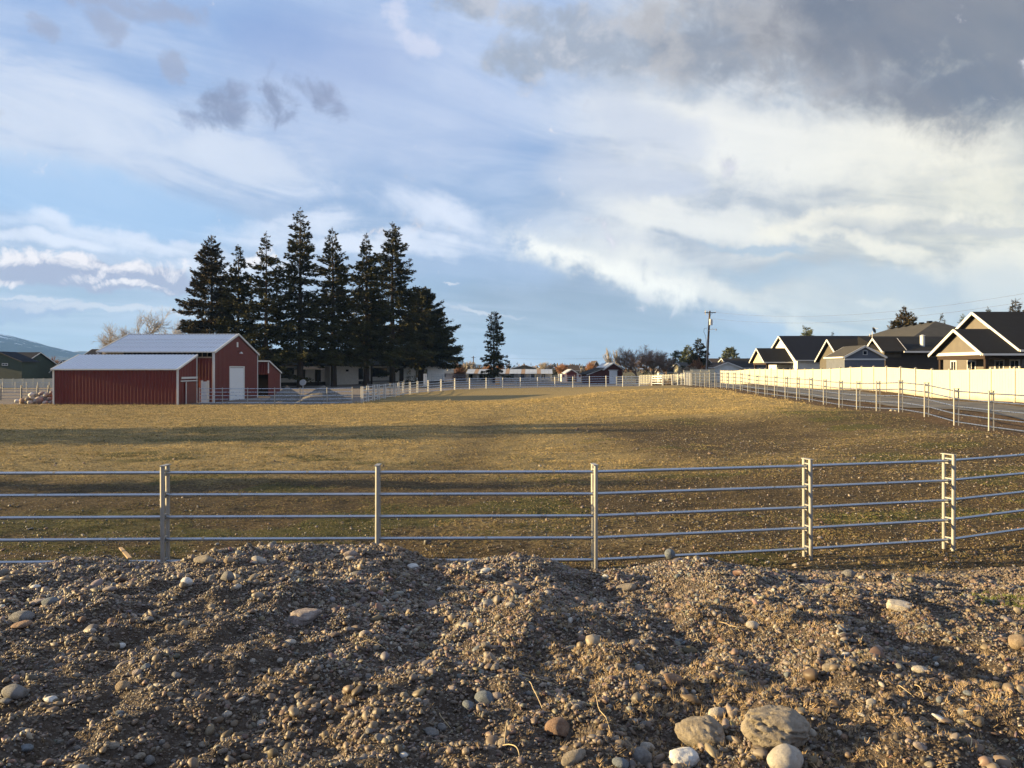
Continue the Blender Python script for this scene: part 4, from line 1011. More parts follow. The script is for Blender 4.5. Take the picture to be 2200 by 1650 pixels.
def conifer(label, x, y, z, H, Rm, seed, base=.12, n_br=110, dens=1.0, p=.75, mat=None, group=None, droop=.20, rag=.5, lean=0, leafs=(.40, .15), side_bias=0, name='spruce_tree', trunk_r=None, low=.0, gap=0.0, per=24, cat='tree'):
    rng = np.random.default_rng(seed)
    t = thing(name, label, cat, (x, y, z), group)
    tr = trunk_r or H*.016
    mbt = MB(); pts = [Vector((lean*H*f*f, 0, -.3+H*f)) for f in (0, .15, .35, .6, .85, .99)]; rr = [tr*1.25, tr, tr*.82, tr*.5, tr*.2, .015]
    for k in range(5): mbt.tube(pts[k], pts[k+1], rr[k], 8, rr[k+1], cap=False)
    hb = np.sort(base*H+(H*.985-base*H)*rng.random(n_br)**.92)
    az_ = rng.random(n_br)*2*np.pi
    tt = (H-hb)/(H-base*H)
    L = Rm*np.maximum(tt, .03)**p*(1-rag*.5+rag*rng.random(n_br))*(1-low*ss(tt, .7, 1.0))
    # clumpy irregular outline
    L *= 1+.28*np.sin(az_*2+seed)*np.sin(hb*.9+seed*1.7)
    if side_bias: L *= 1+side_bias*np.cos(az_)
    if gap: L *= np.where(rng.random(n_br) < gap, .35, 1)
    e0_ = R(38)*(1-tt)**1.5-R(6)*tt+rng.normal(0, .10, n_br)
    Ps = []; Ds = []; Ls = []; Ws = []; Ts = []
    for i in range(n_br):
        l = L[i]; ca, sa = math.cos(az_[i]), math.sin(az_[i])
        k = int(max(5, per*dens*(l/1.2)**1.25)+6)
        nc = max(2, k//7); cs = .12+.88*rng.random(nc)**.75; cl_ = rng.random(nc)*2-1; ci = rng.integers(0, nc, k)
        s_ = np.clip(cs[ci]+rng.normal(0, .05, k), .08, 1.02)
        out = l*s_; zz = out*math.tan(e0_[i])-droop*l*s_**1.6+.10*l*s_**4+rng.normal(0, .05, k)*l**.5
        half = .30*l*(1.05-s_)+.10
        lat = cl_[ci]*half+rng.normal(0, .09, k)
        cxx = lean*H*(hb[i]/H)**2
        px_ = np.stack([cxx+ca*out-sa*lat, sa*out+ca*lat, hb[i]+zz-.08*np.abs(lat)-rng.random(k)*.18*min(l, 2)**.5], -1)
        dv = np.stack([ca*.9-sa*np.sign(lat)*.75+rng.normal(0, .28, k), sa*.9+ca*np.sign(lat)*.75+rng.normal(0, .28, k), -.30+rng.normal(0, .38, k)+.6*(1-tt[i])], -1)
        sc = min(1, .45+.35*l)
        Ps.append(px_); Ds.append(dv); Ls.append(leafs[0]*sc*(.6+.8*rng.random(k))); Ws.append(leafs[1]*sc*(.6+.8*rng.random(k)))
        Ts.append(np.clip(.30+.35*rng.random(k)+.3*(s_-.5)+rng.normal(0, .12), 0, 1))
        if l > .5:
            q = [Vector((cxx+ca*l*f, sa*l*f, hb[i]+l*f*math.tan(e0_[i])-droop*l*f**1.6)) for f in (0, .5, .92)]
            r0 = .012+.012*l
            mbt.tube(q[0], q[1], r0, 3, r0*.6, cap=False); mbt.tube(q[1], q[2], r0*.6, 3, .006, cap=False)
    # leader
    k = 14; Ps.append(np.stack([np.full(k, lean*H), np.zeros(k), H-.9*rng.random(k)], -1)); Ds.append(np.stack([rng.normal(0, .5, k), rng.normal(0, .5, k), np.full(k, .9)], -1)); Ls.append(np.full(k, .3)); Ws.append(np.full(k, .10)); Ts.append(rng.random(k))
    P_ = np.concatenate(Ps); D_ = norm(np.concatenate(Ds))
    me = spray_mesh(P_, D_, np.concatenate(Ls), np.concatenate(Ws), rng, np.concatenate(Ts), 'crown')
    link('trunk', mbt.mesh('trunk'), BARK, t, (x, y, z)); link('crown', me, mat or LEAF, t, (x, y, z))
    return t
def Tz(py, Y): return CZ-(py-792)/1653*Y
G = 'tall spruces in the row in front of the ranch house'
big = [ # px, d, top py, base z rel, R, crown base, label, kwargs
 (455, 120, 508, -3.0, 5.6, .05, 'broad brownish spruce, leftmost of the tall row, behind the red barn', dict(n_br=380, dens=1.5, mat=LEAFB, p=.68, side_bias=-.12, rag=.45)),
 (512, 118, 527, -3.0, 4.8, .05, 'slim dark spruce close to the right of the brownish one', dict(n_br=330, dens=1.4, p=.85, rag=.45)),
 (572, 116, 497, -2.95, 4.4, .12, 'narrow open crowned spruce with bare trunk showing, third in the row', dict(n_br=260, dens=1.1, p=.85, rag=.7, gap=.05)),
 (645, 119, 447, -2.92, 5.3, .17, 'tallest spruce of the row, with gaps between its branches', dict(n_br=330, dens=1.1, p=.80, rag=.6, gap=.04, trunk_r=.46)),
 (717, 124, 489, -2.90, 5.0, .17, 'spruce just right of the tallest one, leaning trunk below', dict(n_br=320, dens=1.15, p=.80, rag=.6, gap=.04, lean=-.010, trunk_r=.44)),
 (787, 130, 502, -2.90, 5.2, .19, 'dark pointed spruce, sixth in the row', dict(n_br=340, dens=1.35, p=.85, rag=.5, trunk_r=.44)),
 (843, 138, 477, -2.85, 5.8, .20, 'tall ragged spruce with long side branches, seventh in the row', dict(n_br=340, dens=1.2, p=.74, rag=.75, gap=.05, trunk_r=.48)),
 (905, 148, 618, -2.75, 7.0, .22, 'short wide dense spruce at the right end of the row', dict(n_br=400, dens=1.6, p=.70, rag=.45, droop=.12, side_bias=.10, trunk_r=.55)),
]
for i, (px, d, top, zr, Rm, cb, lab, kw) in enumerate(big):
    z = CZ+zr; H = Tz(top, d)-z
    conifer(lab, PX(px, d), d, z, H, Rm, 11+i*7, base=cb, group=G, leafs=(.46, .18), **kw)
d = 150; conifer('lone tall narrow spruce behind the horse shelter', PX(1061, d), d, CZ-2.8, Tz(669, d)-CZ+2.8, 2.2, 91, base=.1, n_br=230, dens=1.5, p=.45, rag=.9, gap=.15, side_bias=.12)
for px, d, top, Rm, lab, mt, kw in (
 (1502, 135, 727, 2.6, 'dark spruce with tiered branches left of the utility pole', LEAF, dict(n_br=140, dens=1.4, p=.7)),
 (1478, 145, 741, 2.2, 'pale green pointed conifer left of the dark spruce', LEAFG, dict(n_br=120, dens=1.6, p=.6)),
 (1459, 150, 757, 2.0, 'small rounded pine left of the pale green conifer', LEAFG, dict(n_br=80, dens=1.6, p=.35, base=.35)),
 (1440, 190, 772, 1.8, 'small dark conifer among the far bare trees', LEAF, dict(n_br=70, dens=1.0)),
 (1567, 160, 748, 3.0, 'olive pine standing over the pale house right of the utility pole', LEAFG, dict(n_br=130, dens=1.6, p=.5)),
 (1733, 170, 703, 3.0, 'olive tree top showing over the navy roof', LEAFG, dict(n_br=150, dens=1.6, p=.45)),
 (1789, 180, 713, 2.8, 'small dark spruce tip over the long roof ridge', LEAF, dict(n_br=140, dens=1.2, p=1.0)),
 (1942, 115, 658, 5.0, 'broad dark green spruce behind the hip roof', LEAFB, dict(n_br=300, dens=1.5, p=1.0)),
 (2024, 130, 674, 2.6, 'small dark spruce tip at the hip roof ridge', LEAF, dict(n_br=160, dens=1.2, p=1.0)),
 (2069, 125, 676, 2.9, 'pale lichened conifer beside the upper tan gable', LEAFG, dict(n_br=120, dens=.9, rag=.9)),
 (2123, 120, 661, 2.2, 'thin spruce tip over the black roof ridge', LEAF, dict(n_br=100, dens=.9)),
 (2182, 110, 643, 3.8, 'brownish spruce over the black roof at the right edge', LEAFB, dict(n_br=150, dens=1.2, rag=.7)),
 ):
    z = CZ-2.2; kw = dict(dict(base=.08), **kw)
    conifer(lab, PX(px, d), d, z, Tz(top, d)-z, Rm, int(px), mat=mt, **kw)
# small conifer saplings by the ranch house
conifer('young spruce sapling in front of the white house wall', PX(879, 134), 134, CZ-2.83, 2.7, .85, 5, n_br=50, dens=1.5, leafs=(.22, .09), base=.05)
conifer('small dark shrub beside the young spruce sapling', PX(892, 134), 134, CZ-2.83, 1.5, .7, 6, n_br=36, dens=1.5, leafs=(.2, .09), base=.05, name='shrub', cat='shrub')
# far conifer row, copies of two
far = []; ORD = {}
for px, top in ((1020,786),(1046,783),(1190,780),(1180,786),(1206,788),(1231,782),(1239,784),(1247,787),(1256,786),(1293,784),(1301,785),(1166,787),(1155,789),(1286,788),(1386,786),(1030,789),(1265,784)):
    far.append((px, top))
src = None
for i, (px, top) in enumerate(far):
    d = 300+((i*37) % 60); z = CZ-3.2; H = Tz(top, d)-z
    reg = 'left of the horse shelter' if px < 1100 else 'behind the horse shelter' if px < 1195 else 'above the small white and red barn' if px < 1260 else 'left of the dark red barn' if px < 1310 else 'right of the dark red barn'
    same = sorted(q[0] for q in far if ('a' if q[0] < 1100 else 'b' if q[0] < 1195 else 'c' if q[0] < 1260 else 'd' if q[0] < 1310 else 'e') == ('a' if px < 1100 else 'b' if px < 1195 else 'c' if px < 1260 else 'd' if px < 1310 else 'e'))
    lab = ('first', 'second', 'third', 'fourth', 'fifth')[same.index(px)]+' from left of the small far conifers '+reg
    if src is None:
        src = conifer(lab, PX(px, d), d, z, 5.0, 1.5, 777, base=.03, n_br=60, dens=.9, leafs=(.7, .3), group='far conifers on the horizon', name='far_conifer'); src.scale = (H/5,)*3; continue
    r_ = src.copy(); COL.objects.link(r_); r_['label'] = lab; r_.location = (PX(px, d), d, z); r_.scale = (H/5*(.8+.1*(i % 4)),)*2+(H/5,); r_.rotation_euler = (0, 0, i*1.3)
    for ch in [c for c in src.children]:
        c_ = ch.copy(); COL.objects.link(c_); c_.parent = r_
# bare deciduous trees
def bare_tree(label, x, y, z, H, seed, spread=.8, levels=5, upright=.0, mat=None, first=.22, group=None, r0=None, fine=1.0, nch=(3, 5), name='bare_tree', rmin=.012):
    rng = random.Random(seed); segs = []
    def grow(p, d, L, r, lv):
        n = 3
        for k in range(n):
            q = p+d*(L/n); segs.append((p, q, r*(1-.25*k/n), r*(1-.25*(k+1)/n)))
            p = q; d = (d+Vector((rng.gauss(0, .10), rng.gauss(0, .10), rng.gauss(0, .05)+.05+upright*.2))).normalized()
            if lv < levels and (k > 0 or lv > 0):
                for _ in range(rng.randint(*nch) if k == n-1 else rng.randint(1, 2)):
                    a = rng.uniform(.35, .95)*spread*(1-.5*upright); w = rng.uniform(0, 2*math.pi)
                    o = d.orthogonal().normalized(); o.rotate(Matrix.Rotation(w, 3, d))
                    nd = (d*math.cos(a)+o*math.sin(a)+Vector((0, 0, .10+upright*.7))).normalized()
                    grow(p, nd, L*rng.uniform(.55, .80), max(r*.55, rmin), lv+1)
    grow(Vector((0, 0, -.2)), Vector((0, 0, 1)), H*first+.2, r0 or H*.028, 0)
    top = max(s[1].z for s in segs); k = H/top
    A = np.array([tuple(s[0]) for s in segs]); B = np.array([tuple(s[1]) for s in segs]); ra = np.array([s[2] for s in segs]); rb_ = np.array([s[3] for s in segs])
    A *= [k*fine, k*fine, k]; B *= [k*fine, k*fine, k]
    Dd = norm(B-A); o = norm(np.cross(Dd, np.array([.3, .9, .15]))); w = np.cross(Dd, o); VV = []
    for P_, rr in ((A, ra), (B, rb_)):
        for j in range(3):
            t_ = 2*math.pi*j/3; VV.append(P_+(o*math.cos(t_)+w*math.sin(t_))*rr[:, None])
    n = len(A); V_ = np.stack(VV, 1).reshape(-1, 3); i = np.arange(n)[:, None]*6
    F_ = np.concatenate([i+np.array(f) for f in ((0, 1, 4, 3), (1, 2, 5, 4), (2, 0, 3, 5))], 0)
    big_ = np.concatenate([ra > .05]*3)
    t = thing(name, label, 'tree', (x, y, z), group)
    if big_.any(): link('trunk', npmesh('trunk', V_, F_[big_]), mat or BARKG, t, (x, y, z))
    link('crown', npmesh('crown', V_, F_[~big_]), mat or BARKG, t, (x, y, z))
    return t
d = 118; bare_tree('pale bare spreading tree behind the red barn roof', PX(300, d), d, CZ-3.3, Tz(652, d)-CZ+3.3, 3, spread=1.0, levels=5, mat=BARKP, first=.2, fine=1.0, r0=.24, rmin=.012, nch=(2, 3))
d = 126; bare_tree('smaller pale bare tree right of the spreading one behind the barn', PX(352, d), d, CZ-3.3, Tz(680, d)-CZ+3.3, 8, spread=.85, levels=5, mat=BARKP, first=.2, fine=.75, r0=.15, rmin=.012, nch=(2, 3))
d = 130; bare_tree('large round bare tree right of the dark red barn', PX(1369, d), d, CZ-2.4, Tz(738, d)-CZ+2.4, 12, spread=1.0, levels=5, mat=BARKG, first=.18, fine=1.15, rmin=.011, nch=(2, 4))
d = 134; bare_tree('lower spreading bare tree right of the large round one', PX(1405, d), d, CZ-2.4, Tz(750, d)-CZ+2.4, 17, spread=1.0, levels=5, mat=BARKG, first=.16, fine=1.2, rmin=.011, nch=(2, 4))
d = 140; bare_tree('low reddish bare tree left of the far conifers', PX(1432, d), d, CZ-2.4, Tz(762, d)-CZ+2.4, 21, spread=1.0, levels=4, mat=BARKG, first=.16, fine=1.3, rmin=.013)
d = 205; bare_tree('tall pale narrow bare poplar, left of a pair', PX(1314, d), d, CZ-3, Tz(745, d)-CZ+3, 5, spread=.42, upright=.3, levels=4, mat=BARKP, first=.15, fine=.95, rmin=.016, nch=(2, 3))
d = 206; bare_tree('shorter pale narrow bare poplar, right of a pair', PX(1323, d), d, CZ-3, Tz(751, d)-CZ+3, 6, spread=.42, upright=.3, levels=4, mat=BARKP, first=.15, fine=.95, rmin=.016, nch=(2, 3))
for k, (px, top, lab) in enumerate(((1210, 780, 'reddish bare tree left of the small white and red barn'), (1203, 786, 'low orange bare tree at the right end of the horse shelter'), (1262, 776, 'bare tree in front of the steep far gable'), (1283, 784, 'whitish bare tree right of the far gable'),
        (1012, 775, 'pale bare tree beside the far telephone pole'), (1055, 782, 'russet bare tree left of the lone spruce'), (1076, 782, 'russet bare tree right of the lone spruce'), (1245, 790, 'white barked bare tree right of the small barn'), (1175, 776, 'faint pale bare tree in the far distance'), (112, 764, 'reddish bare tree between the houses at far left'), (930, 786, 'orange bare tree behind the white bungalow'))):
    d = 190+(k*13) % 50; bare_tree(lab, PX(px, d), d, CZ-3, Tz(top, d)-CZ+3, 30+k, spread=.85, levels=4, mat=(BARKP if k in (3, 4, 7, 8) else None) or simple('russet_bark', (.24, .12, .065), .9), first=.2, rmin=.028, fine=1.1)
# twiggy round bushes
def bush(label, x, y, z, w, h, seed, mat, n=2600, cat='shrub', name='bush', fleck=(.5, .10)):
    rng = np.random.default_rng(seed); t = thing(name, label, cat, (x, y, z))
    v = norm(rng.normal(size=(n, 3))); v[:, 2] = np.abs(v[:, 2]); r_ = rng.random(n)**.45*(1+.18*np.sin(v[:, 0]*5+seed)*np.sin(v[:, 1]*4+v[:, 2]*6))
    P_ = v*r_[:, None]*np.array([w/2, w/2, h]); Dv = norm(v+rng.normal(0, .45, (n, 3))+np.array([0, 0, .5]))
    L_ = fleck[0]*(.6+.8*rng.random(n)); me = spray_mesh(P_, Dv, L_, np.full(n, fleck[1]), rng, rng.random(n), 'crown')
    link('crown', me, mat, t, (x, y, z)); mbt = MB()
    for k in range(9):
        a = k*.7; mbt.tube((0, 0, -.1), (math.cos(a)*w*.3, math.sin(a)*w*.3, h*.6), .04, 4, .015)
    link('stem', mbt.mesh('stem'), BARKG, t, (x, y, z)); return t
bush('round orange brown bush between the bungalow and the horse shelter', PX(988, 168), 168, CZ-2.9, 2.7, 3.6, 1, TWIG)
bush('cream flowering looking shrub behind the far picket fence', PX(1482, 122), 122, CZ-2.2, 3.2, 2.2, 2, TWIGW)
bush('rusty brown shrub behind the cream shrub', PX(1495, 126), 126, CZ-2.2, 2.6, 3.4, 3, TWIG)
bush('rusty brown shrub at the foot of the utility pole', PX(1511, 124), 124, CZ-2.2, 1.8, 2.2, 4, TWIG)
for k, (px, lab) in enumerate(((1404, 'small ornamental grass clump, left of the group at the far picket fence'), (1424, 'ornamental grass clump in the middle of the far picket fence'), (1440, 'ornamental grass clump at the right of the far picket fence'), (1464, 'dark shrub at the left end of the shaded vinyl fence'))):
    bush(lab, PX(px, 108.5-k*.8), 108.5-k*.8, fz(PX(px, 108), 108), .9, .8, 50+k, TWIGW if k < 3 else LEAF, 500, fleck=(.3, .05))
# far wood and hills
rng = np.random.default_rng(4)
n = 16000; xx = rng.uniform(-700, 900, n); yy = 420+rng.uniform(0, 160, n)+.1*np.abs(xx); hh = rng.random(n)**1.5*(5.0+3.2*fbm(xx*.02, yy*.01, 3, 4)*2)
P_ = np.stack([xx, yy, CZ-3.2+hh], -1); Dv = norm(rng.normal(0, .5, (n, 3))+np.array([0, 0, 1.0]))
me = spray_mesh(P_, Dv, 1.6+rng.random(n), .7+rng.random(n)*.5, rng, rng.random(n), 'far_wood')
o = link('far_wood', me, leafmat('far_wood', (.045, .04, .025), (.20, .13, .08))); tag(o, 'low mixed woodland on the far horizon', kind='stuff')
def hills(name, label, prof, Y, depth, mat, seed):
    """ridge profile [(px, py)] at distance Y; a real slope that falls towards the camera"""
    px = np.linspace(prof[0][0], prof[-1][0], 160); py = np.interp(px, [p_[0] for p_ in prof], [p_[1] for p_ in prof])
    X0_ = (px-1100)/1653*Y; top = CZ-(py-792)/1653*Y+10
    rows = []; nr = 26
    for k in range(nr):
        f = k/(nr-1); yv = Y-depth+depth*2*f
        s_ = np.sin(np.pi*np.clip(f, 0, 1))**.9
        z = -8+(top+8)*s_*(1+.10*fbm(X0_*12/Y, np.full_like(X0_, yv*12/Y), seed, 4)*(1 if k != nr//2 else .3))+fbm(X0_*40/Y, np.full_like(X0_, yv*40/Y), seed+3, 4)*14*s_
        rows.append(np.stack([X0_*(yv/Y*.3+.7), np.full_like(X0_, yv), z], -1))
    V_ = np.concatenate(rows); nx = len(px); i = np.arange(nx-1)[None, :]+np.arange(nr-1)[:, None]*nx
    o = link(name, npmesh(name, V_, np.stack([i, i+1, i+1+nx, i+nx], -1).reshape(-1, 4), True), mat); tag(o, label, kind='structure')
m, b = new_mat('haze_blue_forest'); p = geopos(); n1 = noise(p, .012, 6, .65); n2 = noise(p, .10, 4, .7); sx, sy, sz = sep(p)
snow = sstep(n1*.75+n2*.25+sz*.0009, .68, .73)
CUR.links.new(mixc(snow*.85, mixc(sstep(n2, .35, .65), (.010, .022, .050), (.020, .036, .062)), (.75, .78, .82)).k, b.inputs['Base Color']); b.inputs['Roughness'].default_value = .95  # blue of the distant air is put into the forest colour
hills('mountain', 'forested mountain tinted haze blue with snow patches at far left', [(-900,700),(-600,690),(-300,702),(-120,712),(0,722),(60,738),(115,753),(150,762),(210,770),(300,782),(400,792)], 4200, 900, m, 5)
hills('mountain', 'low distant ridge behind the far left houses', [(60,790),(110,766),(150,760),(190,757),(240,762),(400,764),(700,770),(930,772),(960,776),(1010,784),(1060,792)], 5200, 600, m, 9)
# ------------------------------------------------------------------ poles and wires
d = 118; zb = CZ-2.15
t = thing('utility_pole', 'tall leaning utility pole with crossarm, transformer and lamp arm', 'pole', (PX(1517, d), d, zb))
a = Vector((PX(1516.5, d), d, zb-.3)); tp = Vector((PX(1525, d), d, Tz(668, d)))
POLE = simple('creosote_pole', (.075, .058, .048), .9, var=.35, scale=4)
MB().tube(a, tp, .20, 12, .13).build('shaft', POLE, t, smooth=True)
ca = tp+Vector((0, -.2, -.28)); arm = MB().box(tp.x-.85, tp.x+.85, ca.y-.05, ca.y+.05, ca.z-.06, ca.z+.06); arm.bar((tp.x-.45, ca.y, ca.z), (tp.x, ca.y+.1, ca.z-.5), .03, .03); arm.bar((tp.x+.45, ca.y, ca.z), (tp.x, ca.y+.1, ca.z-.5), .03, .03)
arm = arm.build('crossarm', POLE, t)
for dx_ in (-.78, -.4, .78): MB().tube((tp.x+dx_, ca.y, ca.z+.06), (tp.x+dx_, ca.y, ca.z+.24), .05, 8, .03).build('insulator', CONC, arm)
MB().tube((tp.x-.75, ca.y-.05, ca.z-.35), (tp.x-.72, ca.y-.05, ca.z+.4), .045, 6).build('fuse_cutout', CONC, t)
tz_ = Tz(693, d); tx_ = PX(1524, d)+.12
tb = MB().tube((tx_, d-.42, tz_-.42), (tx_, d-.42, tz_+.40), .27, 14).tube((tx_, d-.42, tz_+.40), (tx_, d-.42, tz_+.48), .22, 14).build('transformer', OLDROOF, t, smooth=True)
MB().tube((tx_-.1, d-.45, tz_+.45), (tx_-.15, d-.45, tz_+.72), .05, 6, .03).build('bushing', CONC, tb)
lz = Tz(709, d); la = MB().path([(PX(1522, d), d-.15, lz-.1), (PX(1527, d), d-.5, lz+.08), (PX(1533, d), d-.9, lz+.12)], .035).build('lamp_arm', OLDROOF, t)
MB().tube((PX(1535, d), d-.95, lz+.14), (PX(1535, d), d-.95, lz-.10), .08, 10, .18).build('lamp_head', OLDROOF, la)
pts = [(PX(1518, d), d-.3, Tz(705, d))]+[(PX(p_, d), d-.3, Tz(q_, d)) for p_, q_ in ((1512, 706), (1511, 713), (1515, 722), (1517, 745), (1516, 790))]
MB().path(pts, .025).build('service_cable', POLE, t)
MB().tube((PX(1519, d)+.0, d-.24, Tz(724, d)), (PX(1515, d), d-.26, zb), .06, 6).build('conduit', OLDROOF, t)
wires = thing('overhead_wires', 'thin overhead power lines crossing the sky near the horizon', 'power lines', (0, 215, CZ+2))
def wire(a, b, sag, r_=.012, par=None, name='wire'):
    a = Vector(a); b = Vector(b); n = 14; pts = []
    for k in range(n+1):
        f = k/n; p_ = a.lerp(b, f); p_.z -= sag*4*f*(1-f); pts.append(p_)
    MB().path(pts, r_, 4).build(name, POLE, par)
for px, dz_, lab in ((1017, 6.6, 'tall thin telephone pole left of the lone spruce'), (1094, 3.4, 'thin telephone pole right of the lone spruce'), (1127, 3.0, 'short dark pole behind the horse shelter'), (1404, 2.6, 'telephone pole in front of the far bare trees')):
    dd_ = {1017: 215, 1094: 200, 1127: 200, 1404: 118}[px]
    top = {1017: 765, 1094: 779, 1127: 782, 1404: 780}[px]
    t = thing('telephone_pole', lab, 'pole', (PX(px, dd_), dd_, CZ-3)); MB().tube((PX(px, dd_), dd_, CZ-3.2), (PX(px, dd_), dd_, Tz(top, dd_)), .17, 8, .12).build('shaft', POLE, t)
    MB().box(PX(px, dd_)-.6, PX(px, dd_)+.6, dd_-.2, dd_-.1, Tz(top, dd_)-.5, Tz(top, dd_)-.38).build('crossarm', POLE, t)
wire((PX(1017, 215), 215, Tz(766.5, 215)), (PX(1420, 215), 215, Tz(762, 215)), .9, .018, wires)
wire((PX(870, 215), 215, Tz(763, 215)), (PX(1017, 215), 215, Tz(766.5, 215)), .5, .018, wires)
wire((PX(1420, 215), 215, Tz(762, 215)), (PX(1640, 215), 215, Tz(768, 215)), .7, .018, wires)
w2 = thing('service_wires', 'pair of thin wires rising to the right above the houses', 'power lines', (30, 118, CZ+8))
wire((tp.x+.6, tp.y, tp.z-.2), (70, 36, CZ+16.5), 5.2, .010, w2); wire((tp.x+.2, tp.y, tp.z-1.2), (70, 35, CZ+15.4), 5.0, .010, w2)
# satellite antenna on the lawn, markers
zz = fz(PX(651, 94), 94)
t = thing('propane_lid', 'round grey utility drum on a post in front of the ranch house', 'drum', (PX(651, 92), 92, CZ-2.75))
MB().tube((PX(651, 92), 92, CZ-3.3), (PX(651, 92), 92, CZ-1.8), .05, 6).build('post', WHITE, t)
MB().tube((PX(651, 92), 91.8, CZ-1.66), (PX(651, 92), 92.1, CZ-1.66), .36, 16).build('drum', OLDROOF, t)
t = thing('marker_post', 'short wooden marker post on the lawn left of the drum', 'post', (PX(616.5, 88), 88, CZ-3.0)); MB().box(PX(616.5, 88)-.08, PX(616.5, 88)+.08, 87.9, 88.06, CZ-3.4, CZ-2.0).build('shaft', WOOD, t)
MB().box(PX(616.5, 88)-.11, PX(616.5, 88)+.11, 87.87, 88.09, CZ-1.998, CZ-1.93).build('cap', WOOD, t)
t = thing('gate_post', 'pair of tall white gate posts at the foot of the wide spruce', 'gate', (PX(913, 112), 112, CZ-2.4))
for px in (911.5, 915.5): MB().box(PX(px, 112)-.1, PX(px, 112)+.1, 111.9, 112.1, CZ-2.6, CZ-.75).build('post', WHITE, t)
# trees and a house out of frame to the left: their long shadows cross the pasture
for k, (xx, yy, H, lab) in enumerate(((-50, 32.5, 11.2, 'broad spruce left of the pasture, middle of three'), (-46, 35.6, 10.0, 'broad spruce left of the pasture, farthest of three'), (-40, 18.3, 8.6, 'lone spruce beyond the left end of the near pipe fence'), (-58, 30.6, 11.0, 'broad spruce left of the pasture, nearest of three'), (-62, 45, 6.0, 'short spruce standing off to the left of the pasture'))):
    conifer(lab, xx, yy, fz(xx, yy), H, (2.6, 2.6, 1.5, 2.6, 1.6)[k], 300+k, base=.03, n_br=150, dens=2.4, p=.45)
# ------------------------------------------------------------------ air
m = bpy.data.materials.new('haze'); m.use_nodes = True; n_ = m.node_tree; n_.nodes.clear()
pv = n_.nodes.new('ShaderNodeVolumePrincipled'); ou = n_.nodes.new('ShaderNodeOutputMaterial'); n_.links.new(pv.outputs[0], ou.inputs['Volume'])
pv.inputs['Color'].default_value = (.25, .5, 1, 1); pv.inputs['Density'].default_value = .85e-4
o = MB().box(-7600, 7600, -420, 9800, -30, 420).build('haze', m); tag(o, 'thin blue air between the camera and the hills', kind='stuff')
# ------------------------------------------------------------------ stones
import bmesh
def ico(sub):
    bm = bmesh.new(); bmesh.ops.create_icosphere(bm, subdivisions=sub, radius=1)
    V_ = np.array([v.co[:] for v in bm.verts]); F_ = np.array([[v.index for v in f.verts] for f in bm.faces]); bm.free(); return V_, F_
def n3(P_, s, f, o=3):
    return (fbm(P_[:, 0]*f+P_[:, 2]*f*.7, P_[:, 1]*f-P_[:, 2]*f*.9, s, o)+fbm(P_[:, 1]*f+5, P_[:, 2]*f+P_[:, 0]*.4*f, s+50, o))
def stone_mesh(seed, sub=3, rough=.18, facets=5, shape=(1, .8, .6), pits=0):
    V_, F_ = ico(sub); rng = np.random.default_rng(seed)
    V_ = V_*(1+.9*rough*n3(V_, seed, 1.1, 2))[:, None]
    for k in range(facets):                       # planed faces
        n_ = norm(rng.normal(size=(1, 3)))[0]; d_ = rng.uniform(.62, .9)
        q = V_@n_; V_ = V_-np.outer(np.maximum(q-d_, 0)*.8, n_)
    V_ = V_*(1+rough*.5*n3(V_, seed+9, 3.5, 3))[:, None]
    if pits: V_ = V_*(1-pits*np.maximum(n3(V_, seed+20, 5, 3)-.1, 0)+.06*n3(V_, seed+33, 11, 2))[:, None]
    V_ = V_*np.array(shape)
    return npmesh('stone', V_, F_, True)
def stone_mat(name, c1, c2, c3=None):
    m, b = new_mat(name); p = objco(); n1 = noise(p, 1.4, 5, .65); n2 = noise(p, 9, 4, .7); n3_ = noise(p, 40, 2, .6)
    cc = mixc(sstep(n1*.6+n2*.4, .36, .64), c1, c2)
    if c3: cc = mixc(sstep(n2, .55, .66, 0, .7), cc, c3)
    CUR.links.new(cc.k, b.inputs['Base Color']); b.inputs['Roughness'].default_value = .8
    bump(b, n2*.6+n3_*.4, .5, .06); return m
SM = dict(tan=stone_mat('tan_stone', (0.155, 0.130, 0.100), (0.275, 0.240, 0.195)), pale=stone_mat('pale_stone', (0.304, 0.272, 0.232), (0.448, 0.416, 0.368), (0.224, 0.176, 0.136)),
          grey=stone_mat('grey_stone', (0.120, 0.116, 0.112), (0.216, 0.208, 0.200)), blue=stone_mat('blue_grey_stone', (0.104, 0.120, 0.136), (0.176, 0.196, 0.216)),
          brown=stone_mat('brown_stone', (.15, .09, .06), (.28, .19, .13)), pink=stone_mat('pinkish_stone', (.19, .15, .135), (.31, .265, .24), (.36, .34, .31)),
          white=stone_mat('whitish_stone', (.50, .49, .47), (.68, .67, .64), (.35, .28, .22)), rust=stone_mat('rusty_tan_stone', (.185, .135, .09), (.30, .235, .165)))
SMESH = [stone_mesh(k, 2, .16, 4, ((1, .8, .55), (1, .7, .62), (1, .9, .45), (1, .62, .5), (1, .85, .7), (1, .5, .42))[k % 6]) for k in range(12)]
def py_to_ground(px, py):
    """where the line of sight through a spot of the photograph meets the ground, for setting a stone there"""
    t_ = (px-1100)/1653; s_ = (py-792)/1653
    ys = np.concatenate([np.arange(2.2, 12.0, .01), np.arange(12, 60, .05)])
    zs = surf_z(t_*ys, ys); zr = CZ-s_*ys
    k = np.argmax(zs >= zr); return t_*ys[k], ys[k], zs[k]
